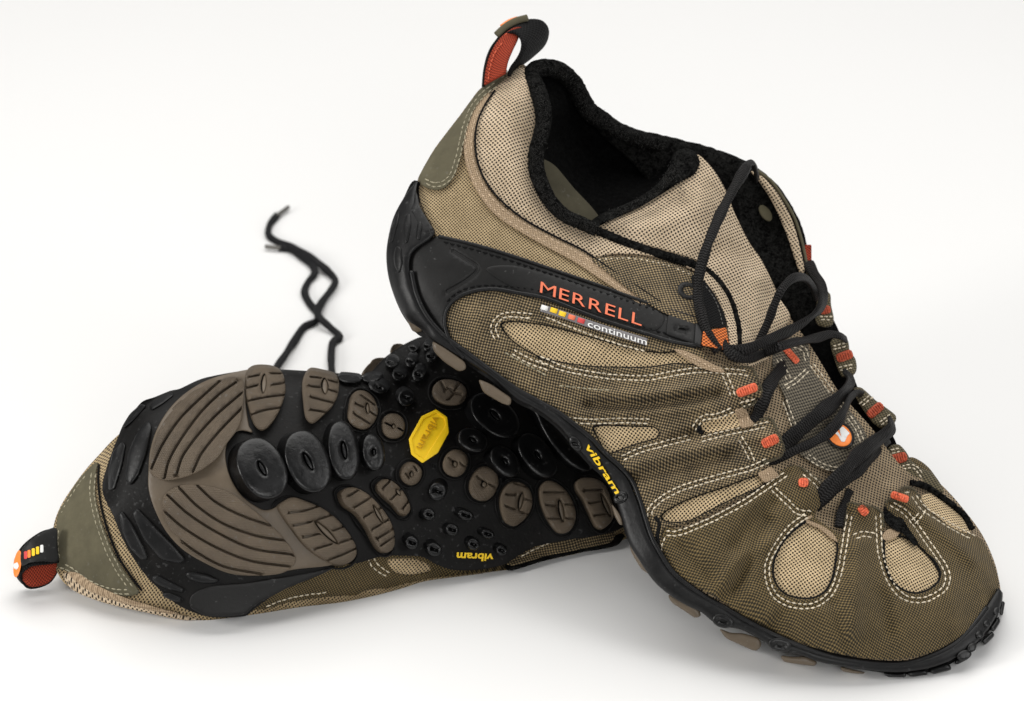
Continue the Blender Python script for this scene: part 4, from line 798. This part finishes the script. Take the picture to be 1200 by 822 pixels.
farS = Surf([(640,78,-6.6),(690,112,-7.5),(745,152,-8.0),(800,166,-8.0),(870,188,-7.6),(910,218,-7.3),(940,262,-7.2),(955,320,-6.6),(970,360,-6.2),(760,210,-7.9),(840,240,-7.7),(880,300,-7.0),(920,340,-6.5)], clamp=False,
   sils=[([(672,94),(690,114),(712,134),(745,150),(800,164),(840,175),(870,187),(892,200),(912,218),(927,240),(939,264),(947,292),(955,320),(965,345),(975,372)], .35)])
far_out = [(668,88),(680,98),(690,114),(700,126),(720,140),(745,151),(770,157),(800,164),(840,175),(870,187),(892,200),(912,218),(927,240),(939,264),(947,292),(955,320),(965,345),(976,374),(970,396),(950,400),(930,378),(912,350),(890,320),(868,290),(850,255),(835,226),(820,205),(812,196),(800,212),(770,222),(740,190),(705,158),(680,122)]
def far_pad(x, y): return -.5*np.exp(-((x-900)/22)**2 - ((y-265)/40)**2) + .25*np.exp(-((x-730)/40)**2-((y-165)/14)**2)
patch('far_quarter', far_out, farS, M['fleece'], shoeA, th=.25, bev=.2, step=5, depth=.8, extra=far_pad, ragged=.25)
fm = patch('far_quarter_mesh', [(880,201),(892,206),(906,220),(918,238),(928,258),(936,284),(943,318),(938,322),(930,300),(922,276),(912,252),(902,232),(890,214)], farS, M['mesh_collar'], shoeA, off=.28, th=.18, bev=.1, step=3)
tube('far_quarter_edge', onsurf([(886,199),(904,213),(919,234),(931,256),(940,284),(947,318),(946,322)], farS, .3), .07, M['nubuck'], shoeA)
patch('far_eyelet', ell(897,250,6,11,-35,20), farS, M['nubuck'], shoeA, off=.0, th=.12, bev=.06, step=3, raw=True)
patch('side_tab', poly_round([(943,287),(951,287),(951,307),(944,306)], 1.5), Off(farS, 0), M['red_web'], shoeA, off=.1, th=.25, bev=.05, step=3, raw=True)
# far lace loops
loopS = Surf([(965,360,-5.2),(1000,420,-4.2),(1030,480,-3.0),(1050,540,-2.0),(1080,565,-1.6),(985,400,-4.4),(1005,455,-3.5),(940,300,-6.4),(1100,575,-1.4)], sils=[([(976,345),(978,380)], .2)])
def loop(o, tk_, st_, mat='olive_dark', ret=1.2):
    l = patch('lace_loop', o, loopS, M[mat], shoeA, th=.32, bev=.2, step=3, solid=lambda x, y, d, e: d - ret*np.sqrt(np.clip(e/.5, 0, 1)) - .02)
    tack(*tk_, surf=loopS, off=.3, mat='orange_d', parent=shoeA); stitches(st_, loopS, .34, M['thread'], l, r=.04, L=.15, gap=.06, dbl=3.8)
loop([(960,344),(967,341),(973,345),(974,358),(977,372),(976,380),(970,384),(957,380),(956,362)], (961,364,974,362,10), [[(960,373),(976,373)],[(965,350),(974,352)]])
loop([(973,402),(978,396),(988,394),(994,400),(996,412),(1002,420),(1004,432),(1000,440),(987,442),(980,428),(975,413)], (980,421,999,414,11), [[(982,433),(1002,429)],[(976,408),(994,403)]])
loop([(1000,456),(1008,454),(1015,459),(1027,470),(1037,477),(1050,488),(1047,498),(1037,504),(1024,497),(1013,483),(1004,468)], (1017,488,1034,474,11), [[(1030,498),(1046,486)],[(1008,475),(1022,464)]])
loop([(1037,534),(1043,523),(1053,521),(1062,530),(1068,540),(1078,548),(1092,554),(1102,567),(1106,577),(1096,577),(1086,573),(1070,564),(1060,566),(1050,562),(1045,552),(1038,544)], (1041,541,1063,535,12), [[(1050,551),(1070,547),(1082,560)],[(1043,530),(1056,527)]], ret=1.5)
patch('far_side_panel', [(1066,536),(1078,540),(1090,550),(1102,568),(1108,582),(1096,584),(1084,572),(1070,560),(1060,548)], loopS, M['olive_toe'], shoeA, off=-.7, th=.4, bev=.3, step=4, depth=.8)
patch('eyestay', [(945,385),(965,380),(990,410),(1002,446),(1012,468),(1040,500),(1052,524),(1060,556),(1050,566),(1026,540),(1004,505),(984,478),(966,450),(950,425),(938,400)], loopS, M['dark'], shoeA, off=-.8, th=.2, bev=.1, step=4)

# ---- laces
def lace(path, w=.31, flat=.42, roll=0, name='shoelace', mat='lace'): return tube(name, path, list(np.array(w)*.93) if hasattr(w, '__len__') else w*.93, M[mat], shoeA, n=16, flat=flat*.85, roll=roll, seg=2, wob=.16)
B_ = lambda x, y, o: (x, y, float(bodyS(np.array([x]), np.array([y]))[0]) + o)
lace([B_(842,412,.45),B_(832,396,.6),B_(824,376,.75),B_(818,350,1.0),B_(819,325,1.6),B_(825,300,2.4),(832,280,-.2),(842,256,-1.0),(855,230,-2.0),(868,207,-3.0),(875,196,-3.9)], .25, .7, 20)
lace([(866,215,-3.0),(870,202,-3.5),(875,194,-4.2),(881,191,-5.0),(885,197,-5.8),(887,210,-6.8)], .26, .5, 50)
lace([B_(880,415,.4),B_(890,398,.7),B_(900,378,1.6),B_(908,356,2.6),(917,338,-.2),(930,326,-1.0),(943,326,-2.2),(952,336,-3.4),(957,350,-4.2)], .2, .7, 20)
lace([(947,308,-6.6),(953,320,-6.0),(962,334,-5.0),(965,348,-4.0),(960,362,-3.0),(945,376,-1.9),(925,388,-.9),(905,397,.2),(886,405,.9),(868,411,1.1),(852,411,.9)], .27, .6, [0,0,20,60,60,30,10,0,0,0,0])
lace([B_(846,400,.5),B_(852,410,.7),B_(864,419,.8),B_(880,420,.6),B_(895,414,.5),(915,406,.3),(932,401,-.6),(944,399,-1.4),(958,396,-2.4),(972,392,-3.2),(985,394,-3.6),(991,398,-4.1)], .23, .55, [0,0,0,0,0,10,20,30,40,40,40,40])
lace([B_(926,422,-.25),B_(917,432,.1),B_(908,442,.4),B_(900,455,.6),B_(894,470,.5),B_(888,486,.3),B_(884,496,.1)], .32, .45, 0)
lace([(994,438,-3.2),(996,448,-2.6),(990,460,-1.4),(978,471,-.4),(962,484,.5),(945,498,1.0),(930,511,1.4),(916,524,1.7),(906,532,1.7),B_(897,540,.0)], .36, .32, [40,30,10,0,0,0,0,0,0])
lace([(1010,462,-3.0),(1003,461,-2.2),(996,467,-1.3),(990,480,-.2),(982,495,.7),(970,508,1.2),(952,519,1.6),(934,527,1.9),(916,536,1.9),B_(900,545,-.1)], [.18,.2,.22,.25,.27,.25,.2,.2,.22,.22], .5, [40,30,20,10,10,0,0,0,0,0])
lace([(1045,494,-2.2),(1044,503,-1.6),(1032,513,-.8),(1018,524,.3),(1003,536,1.2),(992,550,1.9),(978,564,2.3),(965,580,2.4),B_(953,595,-.1)], .35, .32, [30,20,0,0,0,0,0,0,0])
lace([(1040,515,-1.9),(1032,524,-1.0),(1020,538,0.0),(1004,554,1.0),(988,566,1.7),(972,579,2.0),B_(956,596,-.1)], .25, .42, 10)
lace([B_(996,575,.1),B_(990,590,.25),B_(985,604,.3),B_(983,618,.2)], .2, .6, 0)

# ---- pull tab at the heel
ruled('pull_tab_lining', [(568,100,-4.2),(570,82,-4.4),(576,62,-4.6),(587,45,-4.8),(601,34,-5.0),(610,32,-5.2)], [(592,86,-3.6),(595,72,-3.9),(601,58,-4.2),(607,46,-4.6),(610,38,-5.0),(611,34,-5.2)], .1, M['red_web'], shoeA)
ruled('pull_tab', [(566,102,-4.4),(568,80,-4.6),(574,58,-4.9),(585,42,-5.2),(600,30,-5.5),(616,24,-6.0),(634,25,-6.6),(642,36,-7.0),(638,52,-7.0),(624,66,-6.6),(610,77,-6.0),(600,86,-5.6)],
      [(567,102,-4.5),(570,80,-4.7),(577,59,-4.9),(590,43,-4.9),(600,38,-4.7),(608,42,-4.4),(612,50,-4.2),(611,60,-4.2),(606,70,-4.2),(600,78,-4.2),(597,84,-4.2),(596,90,-4.2)], .13, M['black_web'], shoeA)
stitches([[(572,96),(574,80),(580,62),(590,48)], [(590,42),(600,36),(606,36)]], Surf([(568,100,-4.1),(570,82,-4.3),(587,45,-4.7),(610,32,-5.1),(592,86,-3.5),(607,46,-4.5)]), .05, M['orange'], shoeA, r=.028, L=.14)
tube('rubber_tag', [(582,41,-4.9),(592,32,-5.2),(604,25,-5.5),(618,21,-5.8)], .16, M['nubuck'], shoeA, flat=.5)
tube('round_badge', [(588,32,-5.3),(597,26,-5.5),(607,22.5,-5.7)], .13, M['orange_flat'], shoeA, flat=.5)
stitches([[(584,92),(590,88),(598,82)]], bodyS, .3, M['thread_dim'], hpA, dbl=4)

# ---- loose fibres of the fleece and of the cut edges
def fibres(path, n, ln, parent, spread=3.0, mat='fleece'):
    P = smooth(path, False, 2); V = []; F = []
    for i in range(n):
        p = P[rng.integers(len(P))]; x, y = p[0]+rng.normal(0, spread), p[1]+rng.normal(0, spread); a = rng.uniform(0, 2*np.pi); l = ln*rng.uniform(.4, 1)
        pts = PW([x, x+math.cos(a)*l*.6, x+math.cos(a+.6)*l], [y, y+math.sin(a)*l*.6, y+math.sin(a+.6)*l], [p[2]+.3, p[2]+.45, p[2]+.5]); w = .00007
        nv = len(V)
        for q in pts: V += [q+[w, 0, 0], q-[w, 0, 0], q+[0, 0, w]]
        for k in (0, 3):
            for s in range(3): F.append((nv+k+s, nv+k+(s+1) % 3, nv+k+3+(s+1) % 3, nv+k+3+s))
    link('fibres', make_mesh('fibres', V, F), M[mat], parent, 'stuff')
fibres(lip, 2600, 2.6, shoeA, 3.6, 'fibre')
fibres([(800,230,-3.2),(790,200,-3.6),(770,228,-3.2),(740,246,-2.9),(712,258,-2.5)], 500, 2.4, shoeA, 3.5, 'fibre')

for e_ in ([(881,433),(887,444),(893,463),(886,471)], [(903,492),(911,507),(918,528),(910,537)], [(946,554),(962,566),(968,578)], [(1006,592),(1022,595)], [(1051,584),(1057,573),(1068,573)]):
    fibres(onsurf(e_, fingS, .05), 60, 2.4, shoeA, 1.2, 'olive')
